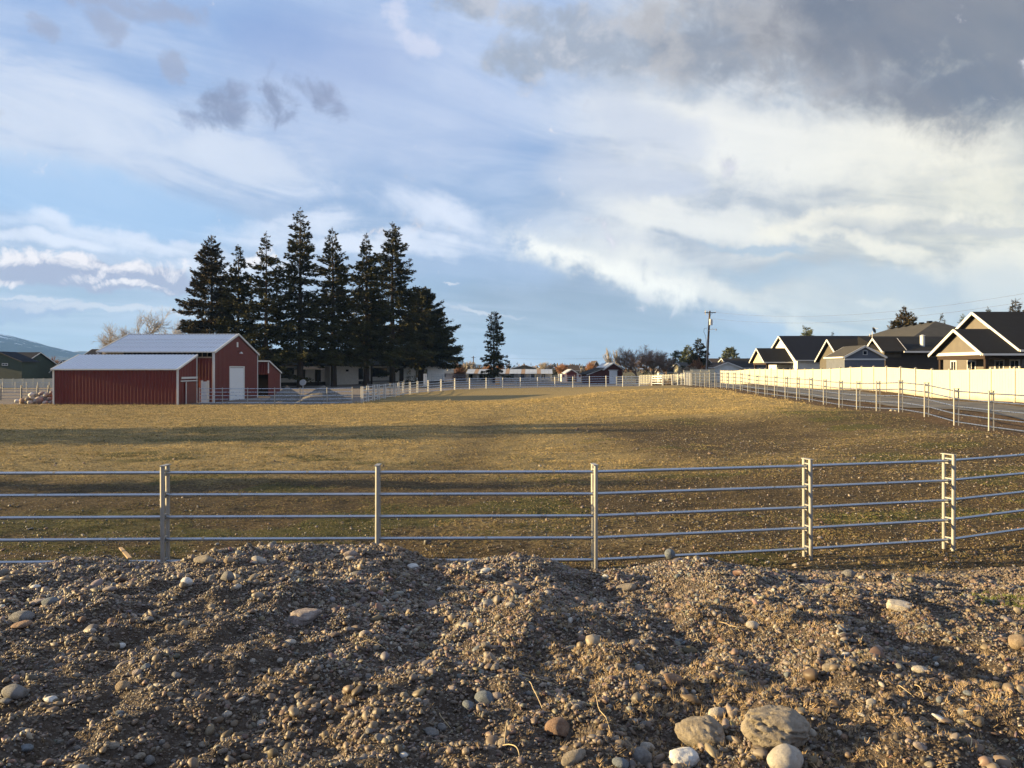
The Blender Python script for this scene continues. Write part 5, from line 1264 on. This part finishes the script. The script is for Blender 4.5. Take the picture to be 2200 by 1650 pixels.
def stone(label, px, py, w, mat, seed, rot=0, flat=1.0, sub=3, asp=1.0, sink=.35, rough=.18, pits=0, facets=5, name='stone', cat='stone', group=None):
    x, y, z = py_to_ground(px, py); r_ = w/1653*y/2
    me = stone_mesh(seed, sub, rough, facets, (1, .8*asp, .62*flat), pits)
    o = link(name, me, SM[mat]); o.scale = (r_,)*3; o.rotation_euler = (random.Random(seed).uniform(-.15, .15), R(rot), random.Random(seed).uniform(-.4, .4))
    o.location = (x, y+r_*.3, z+r_*.62*flat*(1-sink*2)+r_*.1); tag(o, label, cat, group); return o
ST = [
 ('largest rugged pitted tan boulder near the bottom right', 1668, 1598, 158, 'tan', 101, 0, .90, 5, 1, .36, .30, .9, 7, 'boulder', 'boulder'),
 ('rugged pale tan boulder left of the largest one', 1512, 1604, 118, 'tan', 102, 8, .95, 5, 1, .34, .28, .6, 8, 'boulder', 'boulder'),
 ('smooth cream boulder cut by the bottom edge', 1692, 1662, 84, 'pale', 103, 0, 1.35, 4, 1, .3, .12, 0, 3, 'boulder', 'boulder'),
 ('white and brown stone below the rugged pale boulder', 1472, 1645, 70, 'white', 104, 5, .9, 4, 1, .3, .15, .2, 4, 'boulder', 'boulder'),
 ('rounded pale stone above the rugged boulders', 1541, 1545, 40, 'pale', 105, 0, 1.3, 3, 1, .3, .12, 0, 3),
 ('smooth brown rounded stone left of the boulders', 1203, 1582, 64, 'brown', 106, 8, 1.1, 4, 1, .3, .12, 0, 3),
 ('smooth blue grey egg shaped stone, larger of two side by side', 1042, 1515, 46, 'blue', 107, 15, 1.2, 4, 1, .3, .06, 0, 2),
 ('smooth blue grey oval stone, smaller of two side by side', 1008, 1524, 32, 'blue', 108, 22, .9, 3, 1, .3, .06, 0, 2),
 ('pinkish grey stone just right of the two blue grey ones', 1068, 1504, 24, 'pink', 109, 0, 1.2, 3, 1, .3, .08, 0, 3),
 ('large knobbly pinkish pale stone on the left of the middle', 650, 1338, 76, 'pink', 110, -6, .75, 4, .8, .38, .25, .3, 6, 'boulder', 'boulder'),
 ('flat grey boulder near the left edge, upper of two', 42, 1338, 52, 'grey', 111, 0, .85, 4, 1, .3, .12, 0, 4, 'boulder', 'boulder'),
 ('flat brown stone just below the upper left boulder', 42, 1352, 44, 'brown', 112, -12, .6, 3),
 ('smooth grey oval boulder at the left edge, lower of two', 28, 1500, 60, 'grey', 113, 0, .85, 4, 1, .3, .08, 0, 3, 'boulder', 'boulder'),
 ('grey stone under the lower left oval boulder', 8, 1513, 30, 'grey', 114, 0, .7),
 ('blue grey slab shaped stone at upper left', 104, 1300, 36, 'blue', 115, -5, .8),
 ('pinkish flat stone left of the blue grey slab', 80, 1297, 32, 'pink', 116, -10, .6),
 ('long oblong tan stone on the crest near the second post', 435, 1214, 48, 'tan', 117, 0, .7, 3, .6, .25, .08, 0, 2),
 ('cream stone on the crest right of the oblong one', 490, 1209, 20, 'rust', 118, 0, 1.3),
 ('pale stone on the crest below the first gravel mound', 556, 1209, 34, 'pale', 119, 20, .8),
 ('upright whitish stone in the left upper gravel', 400, 1257, 26, 'white', 120, 25, 1.3),
 ('square grey boulder half buried in the left upper gravel', 487, 1249, 34, 'grey', 121, 0, 1.3, 3, 1, .3, .1, 0, 7),
 ('cream stone, upper of two stacked near the grey boulder', 508, 1256, 24, 'rust', 122, 0, .9),
 ('pale stone, lower of two stacked near the grey boulder', 507, 1267, 25, 'pale', 123, 0, .9),
 ('tan stone right of the two stacked ones', 543, 1246, 26, 'tan', 124, -20, .9),
 ('pink oblong stone on the gravel mound behind the middle', 751, 1197, 34, 'pink', 125, -5, .8, 3, .7),
 ('pale round stone under the pink one on the mound', 750, 1204, 22, 'pale', 126),
 ('bluish white stone right of the mound', 887, 1222, 27, 'white', 127, 0, .8),
 ('grey oval stone below the mound', 767, 1237, 24, 'grey', 128, 0, .9),
 ('smooth round blue grey ball like stone on the crest', 1440, 1206, 24, 'blue', 129, 40, 1.5, 4, 1.1, -.1, .02, 0, 1),
 ('flat rusty stone on the gravel right of the middle', 1091, 1258, 28, 'rust', 130, -25, .5),
 ('long tan stone right of the third fence post', 1346, 1270, 46, 'tan', 131, -4, .7, 3, .7),
 ('grey boulder below the right pair of posts', 1826, 1244, 32, 'grey', 132, 0, 1.3),
 ('small pale stone right of the grey boulder under the posts', 1853, 1245, 16, 'pale', 133),
 ('broad flat whitish rock in the shaded gravel at right', 1938, 1312, 72, 'pale', 134, 4, .5, 4, 1, .35, .25, .2, 5, 'boulder', 'boulder'),
 ('smooth pale stone in shade right of the dry grass', 1618, 1352, 32, 'pale', 135, 5, 1.0, 3, 1, .3, .06),
 ('tan oval stone at the edge of the right slope', 1740, 1268, 22, 'tan', 136, 0, .8),
 ('tan stone right of the oval one on the right slope', 1716, 1264, 16, 'tan', 137),
 ('tan stone at the far right edge half in shadow', 2192, 1392, 46, 'rust', 138, 10, 1.2, 3, 1, .3, .1),
 ('tan stone near the right edge above the half shadowed one', 2180, 1345, 18, 'tan', 139),
 ('smooth brown stone under the straw clump', 1448, 1470, 50, 'brown', 140, 15, .8, 3, .7),
 ('knobbly tan stone beside the smooth brown one', 1414, 1475, 34, 'tan', 141, 5, .8),
 ('round tan stone in the centre of the right gravel', 1784, 1443, 32, 'tan', 142, 0, 1.2, 3, 1, .3, .06),
 ('grey stone right of the round tan one', 1936, 1438, 26, 'grey', 143, 20, .8),
 ('pale stone in the gravel near the right middle', 1978, 1446, 34, 'pale', 144, 0, .8),
 ('upright grey stone with flat face in the right gravel', 1694, 1458, 20, 'blue', 145, 20, 1.4),
 ('cream oval stone below the round tan one', 1603, 1453, 18, 'rust', 146),
 ('pale rounded stone in lower right gravel', 1873, 1515, 24, 'pale', 147, 0, 1.1),
 ('brown stone left of the pale rounded one', 1760, 1533, 20, 'brown', 148, 0, 1.1),
 ('long pale flat stone at the lower right', 2022, 1553, 36, 'white', 149, 25, .5, 3, .6),
 ('pink grey stone near the lower right corner', 1980, 1612, 32, 'pink', 150, 20, .8),
 ('rusty stone near the lower right corner', 2090, 1602, 34, 'brown', 151, 5, .7),
 ('tan stone below the straw, bottom edge left of the boulders', 1232, 1642, 62, 'tan', 152, -15, .8, 4, .7),
 ('smooth grey stone at the bottom edge left of the white one', 1378, 1640, 52, 'grey', 153, 12, 1.1, 4, 1, .3, .06, 0, 2),
 ('dark grey stone cut by the bottom edge', 1335, 1652, 40, 'blue', 154, 12, .8, 3, 1, .3, .06),
 ('pale stone above the smooth grey one at the bottom', 1392, 1612, 34, 'pale', 155, 10, .9),
 ('cream stone low in the middle gravel', 764, 1467, 17, 'rust', 156, 0, 1.2),
 ('tan upright stone left of the middle', 868, 1500, 20, 'tan', 157, 20, 1.2),
 ('pale stone left of the tan upright one', 897, 1508, 16, 'pale', 158),
 ('flat grey stone with dark face in lower middle', 928, 1580, 34, 'grey', 159, 25, .7),
 ('square grey stone beside the dark faced one', 950, 1570, 24, 'grey', 160, 0, 1.3, 3, 1, .3, .06, 0, 8),
 ('white angular stone near the bottom left of the middle', 867, 1628, 22, 'white', 161, 0, 1.0),
 ('tan stone pair top in the centre gravel', 1062, 1443, 22, 'tan', 162, 0, 1.1),
 ('brown round stone beside the tan pair', 1076, 1447, 17, 'brown', 163),
 ('cream stone in the centre, above the dark hollow', 1095, 1306, 24, 'pale', 164, -8, 1.0),
 ('cream oval stone left of the dark hollow', 1005, 1349, 24, 'pale', 165, 0, 1.0),
 ('tan blocky stone under the dark hollow', 1042, 1393, 22, 'tan', 166, 0, 1.2, 3, 1, .3, .1, 0, 8),
 ('white stone with blue shadow in lower left gravel', 107, 1510, 28, 'white', 167, 0, .8),
 ('orange brown oval stone beside the white one', 124, 1520, 24, 'rust', 168, 0, .8, 3, .7),
 ('dark blue grey stone near the bottom left corner', 52, 1614, 34, 'blue', 169, 0, .7),
 ('tan stone near the bottom, left third', 240, 1610, 30, 'tan', 170, 0, .8),
 ('knobbly rusty stone in the left middle gravel', 263, 1482, 32, 'rust', 171, 0, 1.1, 3, 1, .3, .25),
 ('pinkish white stone above the knobbly rusty one', 293, 1452, 24, 'pink', 172),
 ('pale blue stone right of the pinkish white one', 312, 1438, 22, 'blue', 173),
 ('bluish white angular stone in the left shade', 258, 1393, 20, 'white', 174, 0, 1.0),
 ('cream stone on the left slope', 198, 1378, 18, 'rust', 175),
 ('grey oval stone in the left shaded gravel', 375, 1458, 26, 'grey', 176, 0, 1.0),
 ('pale round stone in the middle left shade', 486, 1541, 22, 'pale', 177, 0, 1.3),
 ('tan oval stone on the left at mid height', 395, 1345, 24, 'tan', 178, 10, .9),
 ('upright cream stone right of it at mid height', 362, 1352, 16, 'rust', 179, 0, 1.4),
 ('grey stone on the left at mid height in shade', 318, 1336, 24, 'grey', 180),
 ('brown triangular stone on the left at mid height', 240, 1341, 22, 'brown', 181, 30, 1.2),
 ('pale stone pair near the right of the pinkish boulder', 622, 1384, 26, 'pale', 182, 0, .8),
 ('rusty stone left of that pair', 613, 1391, 18, 'rust', 183),
 ('tan upright stone above the pinkish boulder', 634, 1303, 17, 'tan', 184, 0, 1.2),
 ('flat brown stone in the left slope near the crest', 332, 1224, 24, 'brown', 185, -10, .6),
 ('long pinkish grey slab in the upper left gravel', 232, 1272, 36, 'pink', 186, -10, .6, 3, .6),
 ('whitish flat pebble stone in the upper left gravel', 74, 1264, 22, 'white', 187, -5, .7),
 ('flat tan stone at the foot of the rightmost post pair', 2052, 1198, 16, 'rust', 188, 0, .5),
 ('pinkish stone in the pasture beyond the bottom rail at right', 1763, 1158, 14, 'pink', 189, 0, .8),
]
for s in ST:
    kw = dict(zip(('rot', 'flat', 'sub', 'asp', 'sink', 'rough', 'pits', 'facets', 'name', 'cat'), s[6:]))
    stone(s[0], s[1], s[2], s[3], s[4], s[5], **kw)
# the next largest, scattered; each is told by the named stone it lies nearest to
import re
HEADS = {}
for s_ in ST:
    hd = re.split(r',| near | at | in | left | right | above| below| on | beside| under| just | with | cut | of | behind| between| half | stacked', s_[0])[0].strip()
    HEADS.setdefault(hd, []).append(s_)
REFS = [(h_, v[0][1], v[0][2]) for h_, v in HEADS.items() if len(v) == 1 and 3 <= len(h_.split()) <= 6]
USED = {}
def place_label(nm, px, py):
    cand = sorted(REFS, key=lambda r: math.hypot(px-r[1], 1.6*(py-r[2])))[:5]
    for far_ in ('', 'farther '):
        for h_, rx_, ry_ in cand:
            ddx, ddy = px-rx_, 1.6*(py-ry_)
            dr_ = ('left of' if ddx < 0 else 'right of') if abs(ddx) > abs(ddy) else ('behind' if ddy < 0 else 'in front of')
            lab = f'small {nm} river stone {far_}{dr_} the {h_}'
            if lab not in USED and len(lab.split()) <= 16: USED[lab] = 1; return lab
    return lab
rng = np.random.default_rng(8)
cols = ['tan', 'grey', 'pale', 'brown', 'blue', 'pink']; cw = [.34, .22, .15, .12, .09, .08]
side = lambda px: 'left third' if px < 733 else ('middle' if px < 1467 else 'right third')
for k in range(230):
    px = rng.uniform(0, 2200); py = 1225+rng.random()**1.1*425
    if px > 1200 and py < 1262: py += 40
    if min(math.hypot(px-s_[1], (py-s_[2])*1.3)-s_[3]*.7 for s_ in ST) < 16: continue
    cn = cols[int(rng.choice(6, p=cw))]; w = rng.uniform(14, 24)*(.8+.3*(py-1200)/450)
    x, y, z = py_to_ground(px, py); r_ = w/1653*y/2
    o = link('stone', SMESH[k % 12], SM[cn]); o.scale = (r_*rng.uniform(.9, 1.15), r_*rng.uniform(.8, 1.2), r_*rng.uniform(.8, 1.25))
    o.rotation_euler = (rng.normal(0, .2), rng.normal(0, .25), rng.uniform(0, 6.28)); o.location = (x, y, z+r_*.12)
    nm = dict(tan='tan', grey='grey', pale='pale', brown='brown', blue='blue grey', pink='pinkish')[cn]
    tag(o, place_label(nm, px, py), 'stone', 'small river stones scattered through the gravel bank')
# boulder pile beside the long red shed
rng = np.random.default_rng(3)
pile = [(36,862,10,'white'),(50,862,16,'brown'),(56,869,9,'grey'),(65,866,14,'pale'),(83,861,22,'pink'),(73,856,18,'pale'),(68,848,14,'white'),(88,846,13,'pink'),(100,848,14,'pale'),(98,858,17,'grey'),(107,850,11,'brown'),(106,857,12,'pink'),(92,852,14,'pale'),(80,850,13,'tan'),(109,865,12,'grey'),(97,868,12,'pale'),(46,868,8,'pale'),(110,843,8,'pink'),(60,858,12,'tan'),(78,868,10,'tan')]
for k, (px, py, w, cn) in enumerate(pile):
    Y = 69.5+rng.uniform(-.3, .9) if py > 855 else 70.2
    r_ = w*1.12/1653*Y/2; o = link('boulder', stone_mesh(400+k, 2, .22, 6, (1, .9, .75)), SM[cn]); o.scale = (r_,)*3
    o.rotation_euler = (0, rng.uniform(-.5, .5), rng.uniform(0, 6)); o.location = (PX(px, Y), Y, max(PZ(py, Y), fz(PX(px, Y), Y)+r_*.45))
    nm = dict(white='white', brown='brown', pale='pale grey', pink='pinkish', grey='grey', tan='tan')[cn]
    sz = 'small' if w < 11 else ('large' if w > 15 else 'medium')
    pos = ('upper ' if py < 856 else 'lower ')+('left end' if px < 62 else 'middle' if px < 93 else 'right side')
    tag(o, f'{sz} {nm} boulder in the pile beside the red shed, {pos}', 'boulder', f'{sz} {nm} boulders, {pos} of the pile')
for k, (px, py, w) in enumerate(((1916, 889, 10), (1924, 888, 13), (1931, 889, 8))):
    Y = 37.5; r_ = w/1653*Y/2; o = link('stone', SMESH[k+3], SM['pale']); o.scale = (r_,)*3; o.location = (PX(px, Y), Y, fz(PX(px, Y), Y)+r_*.35)
    tag(o, ('left pale stone of three', 'largest pale stone of three', 'right pale stone of three')[k]+' lying at the foot of the right pipe fence', 'stone', 'pale stones at the foot of the right fence')
# gravel piles in the barn yard
def heap(label, X, Y, w, dpt, h, seed):
    xs = np.linspace(-1.1, 1.1, 60); V_, F_ = sheet(xs, xs, lambda a, b_: np.maximum(h*(1-np.sqrt(a*a+b_*b_))*1.05, -.15)+fbm(a*4, b_*4, seed, 4)*.28*np.clip(1.1-np.sqrt(a*a+b_*b_), 0, 1)+fbm(a*14, b_*14, seed, 3)*.06)
    V_ = V_*np.array([w/2, dpt/2, 1])+np.array([X, Y, fz(X, Y)]); o = link('gravel_pile', npmesh('gravel_pile', V_, F_, True), SM_G); tag(o, label, 'gravel pile', 'gravel piles by the barn')
m, b = new_mat('pile_gravel'); p = geopos(); n1 = noise(p, 6, 6, .7); CUR.links.new(mixc(sstep(n1, .35, .65), (.075, .068, .060), (.165, .150, .130)).k, b.inputs['Base Color']); b.inputs['Roughness'].default_value = .95; bump(b, n1, 1, .06); SM_G = m
heap('grey gravel pile in front of the small red lean to shed', PX(617, 75), 75, 4.2, 5.0, 1.4, 1)
heap('larger grey gravel pile to the right of the first', PX(694, 74.5), 74.5, 5.4, 6.0, 1.55, 2)
# ------------------------------------------------------------------ instanced gravel, grass and straw
def gn_scatter(name, label, P_, rot, scl, idx, colr, kind_nodes, mat):
    """points with per point rotation, size, pick and tint; the pieces are small meshes made inside the node group"""
    me = bpy.data.meshes.new(name); me.vertices.add(len(P_)); me.vertices.foreach_set('co', np.asarray(P_, np.float32).ravel())
    for nm, typ, arr, key in (('rot', 'FLOAT_VECTOR', rot, 'vector'), ('scl', 'FLOAT_VECTOR', scl, 'vector'), ('pick', 'INT', idx, 'value'), ('tint', 'FLOAT_COLOR', np.concatenate([colr, np.ones((len(colr), 1))], 1), 'color')):
        a = me.attributes.new(nm, typ, 'POINT'); a.data.foreach_set(key, np.asarray(arr, np.int32 if typ == 'INT' else np.float32).ravel())
    me.update(); o = bpy.data.objects.new(name, me); COL.objects.link(o)
    ng = bpy.data.node_groups.new(name, 'GeometryNodeTree')
    ng.interface.new_socket('Geometry', in_out='INPUT', socket_type='NodeSocketGeometry'); ng.interface.new_socket('Geometry', in_out='OUTPUT', socket_type='NodeSocketGeometry')
    N = ng.nodes; Lk = ng.links; gi = N.new('NodeGroupInput'); go = N.new('NodeGroupOutput')
    g2i = N.new('GeometryNodeGeometryToInstance')
    for s_ in kind_nodes(ng)[::-1]: Lk.new(s_, g2i.inputs[0])
    iop = N.new('GeometryNodeInstanceOnPoints'); Lk.new(gi.outputs[0], iop.inputs['Points']); Lk.new(g2i.outputs[0], iop.inputs['Instance'])
    iop.inputs['Pick Instance'].default_value = True
    def na(nm, typ):
        n_ = N.new('GeometryNodeInputNamedAttribute'); n_.data_type = typ; n_.inputs[0].default_value = nm; return n_.outputs[0]
    Lk.new(na('pick', 'INT'), iop.inputs['Instance Index'])
    e2r = N.new('FunctionNodeEulerToRotation'); Lk.new(na('rot', 'FLOAT_VECTOR'), e2r.inputs[0]); Lk.new(e2r.outputs[0], iop.inputs['Rotation'])
    Lk.new(na('scl', 'FLOAT_VECTOR'), iop.inputs['Scale'])
    sm = N.new('GeometryNodeSetMaterial'); sm.inputs['Material'].default_value = mat; Lk.new(iop.outputs[0], sm.inputs[0]); Lk.new(sm.outputs[0], go.inputs[0])
    md = o.modifiers.new('scatter', 'NODES'); md.node_group = ng
    me.materials.append(mat); tag(o, label, kind='stuff'); return o
def pebbles_nodes(ng):
    N = ng.nodes; Lk = ng.links; outs = []
    for k, sh in enumerate(((1, .8, .6), (1, .65, .55), (1, .9, .45), (.9, .85, .8), (1, .55, .5), (1, .75, .7))):
        ic = N.new('GeometryNodeMeshIcoSphere'); ic.inputs['Radius'].default_value = 1; ic.inputs['Subdivisions'].default_value = 2
        sp = N.new('GeometryNodeSetPosition'); Lk.new(ic.outputs[0], sp.inputs[0])
        po = N.new('GeometryNodeInputPosition'); nz = N.new('ShaderNodeTexNoise'); nz.noise_dimensions = '4D'; nz.inputs['W'].default_value = 3.7*k+1; nz.inputs['Scale'].default_value = .9; nz.inputs['Detail'].default_value = 2
        Lk.new(po.outputs[0], nz.inputs['Vector'])
        sb = N.new('ShaderNodeVectorMath'); sb.operation = 'SUBTRACT'; Lk.new(nz.outputs[1], sb.inputs[0]); sb.inputs[1].default_value = (.5, .5, .5)
        sc_ = N.new('ShaderNodeVectorMath'); sc_.operation = 'SCALE'; sc_.inputs['Scale'].default_value = 1.5; Lk.new(sb.outputs[0], sc_.inputs[0])
        ad = N.new('ShaderNodeVectorMath'); ad.operation = 'ADD'; Lk.new(po.outputs[0], ad.inputs[0]); Lk.new(sc_.outputs[0], ad.inputs[1])
        ml = N.new('ShaderNodeVectorMath'); ml.operation = 'MULTIPLY'; ml.inputs[1].default_value = sh; Lk.new(ad.outputs[0], ml.inputs[0]); Lk.new(ml.outputs[0], sp.inputs['Position'])
        ssm = N.new('GeometryNodeSetShadeSmooth'); Lk.new(sp.outputs[0], ssm.inputs[0]); outs.append(ssm.outputs[0])
    return outs
m, b = new_mat('gravel_pebbles'); tcol = attr('tint', 'INSTANCER')
p = objco(); n1 = noise(p, 1.6, 3, .6)
CUR.links.new(mixc(sstep(n1, .35, .65, 0, .35), tcol, (.10, .07, .045)).k, b.inputs['Base Color']); b.inputs['Roughness'].default_value = .58; b.inputs['Specular IOR Level'].default_value = .5
PEB = m
rng = np.random.default_rng(21)
def tints(n, rng, dark=1.0):
    pal = np.array([(0.134, 0.102, 0.074), (0.192, 0.150, 0.109), (0.109, 0.099, 0.093), (0.160, 0.147, 0.134), (0.083, 0.058, 0.038), (0.230, 0.198, 0.160), (0.096, 0.106, 0.115), (0.192, 0.128, 0.096), (0.320, 0.307, 0.282), (0.064, 0.048, 0.035)])
    w = np.array([.22, .16, .13, .09, .14, .06, .05, .05, .02, .08]); i = rng.choice(len(pal), n, p=w/w.sum())
    return np.clip(pal[i]*(.75+.75*rng.random((n, 1)))*dark*.98+rng.normal(0, .008, (n, 3)), .02, .8)
n = 430000
y = np.sqrt(rng.random(n)*(10.9**2-1.8**2)+1.8**2); x = (rng.random(n)*2-1)*(y*.70+1.0+2.6*(rng.random(n) < .35))
z = bank(x, y); g_ = ground_z(x, y); keep = z > g_-.06; x, y, z = x[keep], y[keep], z[keep]; n = len(x)
size = .0056*np.exp(rng.normal(0, .48, n))*(1+.055*(y-2.3)); big_ = rng.random(n) < .05; size = np.where(big_, size*rng.uniform(1.4, 2.3, n), size)
clump = fbm(x*1.1, y*1.1, 91, 4); size *= 1+.9*clump
sc3 = size[:, None]*(.8+.45*rng.random((n, 3)))
rot = np.stack([rng.normal(0, .45, n), rng.normal(0, .45, n), rng.random(n)*6.28], -1)
tn = tints(n, rng); soilk = ss(fbm(x*.8, y*.8, 55, 4), .02, .16)[:, None]
tn = tn*(1-soilk*.45)+np.array([.085, .060, .038])*soilk*.45
gn_scatter('gravel', 'loose river gravel covering the bank', np.stack([x, y, z+size*(rng.random(n)*.7-.15)], -1), rot, sc3, rng.integers(0, 6, n), tn, pebbles_nodes, PEB)
# pebbles out in the pasture
n = 34000
y = 10.2+rng.random(n)**1.7*26; x = (rng.random(n)*2-1)*(y*.70+1)
dn = .22+.9*ss(x, -3, 6)*(1-ss(y, 24, 36))+.5*(1-ss(y, 12, 17))+1.2*fbm(x*.4, y*.5, 71, 4); keep = rng.random(n) < dn; x, y = x[keep], y[keep]; n = len(x)
size = .010*np.exp(rng.normal(0, .45, n))*(1+.02*(y-10))
gn_scatter('field_pebbles', 'scattered pebbles on the bare pasture soil', np.stack([x, y, ground_z(x, y)+size*.3], -1), np.stack([rng.normal(0, .4, n), rng.normal(0, .4, n), rng.random(n)*6.28], -1), size[:, None]*(.8+.45*rng.random((n, 3))), rng.integers(0, 6, n), tints(n, rng, .95), pebbles_nodes, PEB)
# grass tufts
def tuft_nodes(ng):
    N = ng.nodes; Lk = ng.links; outs = []
    for k in range(4):
        jn = N.new('GeometryNodeJoinGeometry')
        for j in range(7):
            cn = N.new('GeometryNodeMeshCone'); cn.inputs['Vertices'].default_value = 3; cn.inputs['Radius Top'].default_value = 0; cn.inputs['Radius Bottom'].default_value = .09; cn.inputs['Depth'].default_value = 1.0; cn.fill_type = 'NONE'
            tr = N.new('GeometryNodeTransform'); Lk.new(cn.outputs[0], tr.inputs[0]); a = j*2.4+k; ln = .45+.55*((j*37+k*11) % 10)/10
            tr.inputs['Rotation'].default_value = (.75*ln*math.cos(a*3.1), .75*math.sin(a*2.3), a); tr.inputs['Translation'].default_value = (.38*math.cos(a), .38*math.sin(a), 0); tr.inputs['Scale'].default_value = (1, 1, .6+.7*((j*13+k*7) % 10)/10)
            Lk.new(tr.outputs[0], jn.inputs[0])
        outs.append(jn.outputs[0])
    return outs
m, b = new_mat('dry_grass'); tcol = attr('tint', 'INSTANCER'); CUR.links.new(tcol.k, b.inputs['Base Color']); b.inputs['Roughness'].default_value = .7; b.inputs['Specular IOR Level'].default_value = .2; GRASSM = m
n = 300000
y = 10.3+rng.random(n)**1.55*62; x = (rng.random(n)*2-1)*(y*.70+1)
gold, green, yard, dirt = zones(x, y)
cov = fbm(x*.9, y*1.3, 81, 4)+fbm(x*4, y*5, 83, 2)*.6
pr = np.clip(.22+.75*gold+.5*green+cov*1.6, 0, 1)*(1-yard)*(1-dirt*.9)*(1-ss(x-(17.6+.03*(y-29)), -.5, .5)*.8)
pr *= np.where(y < 11.5, ss(ground_z(x, y)-bank(x, y), .02, .1), 1)
keep = rng.random(n) < pr; x, y, gold, green = x[keep], y[keep], gold[keep], green[keep]; n = len(x)
h = (.015+.014*rng.random(n))*(1+.022*(y-10))*(.75+.5*gold)
wd = h*(.9+.4*rng.random(n))
isg = rng.random(n) < np.clip(green*.75+.10, 0, 1)*(1-.6*gold)
gc = (np.array([.20, .155, .078])*(1-gold[:, None])+np.array([.385, .29, .13])*gold[:, None])*(.65+.6*rng.random((n, 1))); gc = np.where((rng.random(n) < .3*(1-gold))[:, None], np.array([.11, .07, .038])*(.6+.7*rng.random((n, 1))), gc)
gc = np.where(isg[:, None], np.array([.095, .10, .032])*(.6+.8*rng.random((n, 1))), gc)
gc = np.clip(gc*(1+1.5*fbm(x*2.2, y*3.4, 87, 3))[:, None], .01, .7); h = h*(1+1.4*fbm(x*1.7, y*2.4, 88, 3))*np.where((rng.random(n) < .02+.10*np.exp(-((y-11.6)/.8)**2)) & (fbm(x*.8, y*.8, 99, 3) > .02), 2.3, 1); wd = wd*(1+1.0*fbm(x*1.7, y*2.4, 88, 3))
gn_scatter('pasture_grass', 'short dry golden grass with green patches over the pasture', np.stack([x, y, ground_z(x, y)-.004+h*.4], -1), np.stack([rng.normal(0, .15, n), rng.normal(0, .15, n), rng.random(n)*6.28], -1), np.stack([wd, wd, h], -1), rng.integers(0, 4, n), gc, tuft_nodes, GRASSM)
# dry straw and stubble on the bank
n = 5200
cx = rng.choice(len(ST), n); y = 2.6+rng.random(n)*6.5; x = (rng.random(n)*2-1)*(y*.66+.4)
sp = np.array([(1.15, 4.0), (.85, 3.6), (1.9, 5.4), (2.6, 4.5), (.4, 4.6), (1.6, 6.2), (2.9, 6.0), (1.3, 3.1), (2.3, 3.4), (.3, 5.8)])
j = rng.integers(0, len(sp), n); cl = rng.random(n) < .8; x = np.where(cl, sp[j, 0]+rng.normal(0, .28, n), x); y = np.where(cl, sp[j, 1]+rng.normal(0, .35, n), y)
h = .012+.018*rng.random(n)
gn_scatter('dry_stubble', 'dry straw stubble tangled in the gravel', np.stack([x, y, bank(x, y)+h*.3], -1), np.stack([rng.normal(0, .5, n), rng.normal(0, .5, n), rng.random(n)*6.28], -1), np.stack([h*.8, h*.8, h*1.3], -1), rng.integers(0, 4, n), np.array([.33, .24, .14])*(.5+.8*rng.random((n, 1))), tuft_nodes, GRASSM)
n = 260; x0_, y0_, z0_ = py_to_ground(2165, 1300); x = x0_+rng.normal(0, .16, n); y = y0_+rng.normal(0, .22, n); h = .014+.02*rng.random(n)
gn_scatter('green_tuft', 'small patch of green grass in the gravel at the right edge', np.stack([x, y, bank(x, y)+h*.4], -1), np.stack([rng.normal(0, .25, n), rng.normal(0, .25, n), rng.random(n)*6.28], -1), np.stack([h*.6, h*.6, h*1.6], -1), rng.integers(0, 4, n), np.array([.13, .15, .04])*(.5+.8*rng.random((n, 1))), tuft_nodes, GRASSM)
# long straws lying on the gravel
STRAW = simple('pale_straw', (.46, .36, .21), .7, var=.25, scale=20)
for k, (a, b_, lab) in enumerate((((1095, 1455), (1205, 1480), 'longest pale straw lying across the gravel in the middle'), ((1128, 1465), (1165, 1530), 'thin bent straw below the longest one'), ((1515, 1275), (1508, 1310), 'upright dry stalk above the right slope'),
        ((1545, 1340), (1590, 1362), 'straw lying beside the smooth pale stone'), ((1495, 1366), (1500, 1392), 'curved dry stalk left of the smooth pale stone'), ((1482, 1393), (1508, 1396), 'short flat straw at the foot of the curved stalk'), ((945, 1540), (968, 1570), 'looped grass blade left of the middle stones'),
        ((1090, 1555), (1083, 1610), 'thin dry stem under the two blue grey stones'), ((1075, 1610), (1115, 1632), 'forked straw near the bottom middle'), ((1930, 1480), (1965, 1505), 'curved straw on the right slope'), ((775, 1385), (830, 1400), 'faint thin straw left of the middle'), ((2065, 1590), (2085, 1615), 'grass blade near the lower right corner'), ((1280, 1500), (1310, 1575), 'long faint stem in the lower middle'), ((1965, 1480), (1985, 1505), 'short straw beside the curved one on the right slope'))):
    P0 = Vector([float(v) for v in py_to_ground(*a)]); P1 = Vector([float(v) for v in py_to_ground(*b_)]); md = (P0+P1)/2
    rr = random.Random(k); pts = []
    for i in range(9):
        f = i/8; q = P0.lerp(P1, f); q.x += math.sin(f*3.1)*.02*((k % 3)-1); z_ = zat(q.x, q.y); q.z = max(q.z, z_)+.012+.02*math.sin(f*3.14)+(.10*f if 'upright' in lab else 0); pts.append(q)
    if 'upright' in lab: pts = [P0+Vector((.02, 0, .0)), P0+Vector((.0, 0, .09)), P0+Vector((.015, 0, .19))]
    mb_ = MB()
    for i in range(len(pts)-1): mb_.tube(pts[i], pts[i+1], .0024*(1-.4*i/len(pts)), 5, .0024*(1-.4*(i+1)/len(pts)))
    o = mb_.build('straw', STRAW); tag(o, lab, 'straw')
# a piece of broken board on the crest and dirt clods round the posts
t = MB().bar(Vector(py_to_ground(248, 1196))+Vector((0, .15, .10)), Vector(py_to_ground(270, 1208))+Vector((0, .1, .02)), .045, .02).build('wood_offcut', WOOD); tag(t, 'short pale broken board lying on the crest left of the first post', 'board')
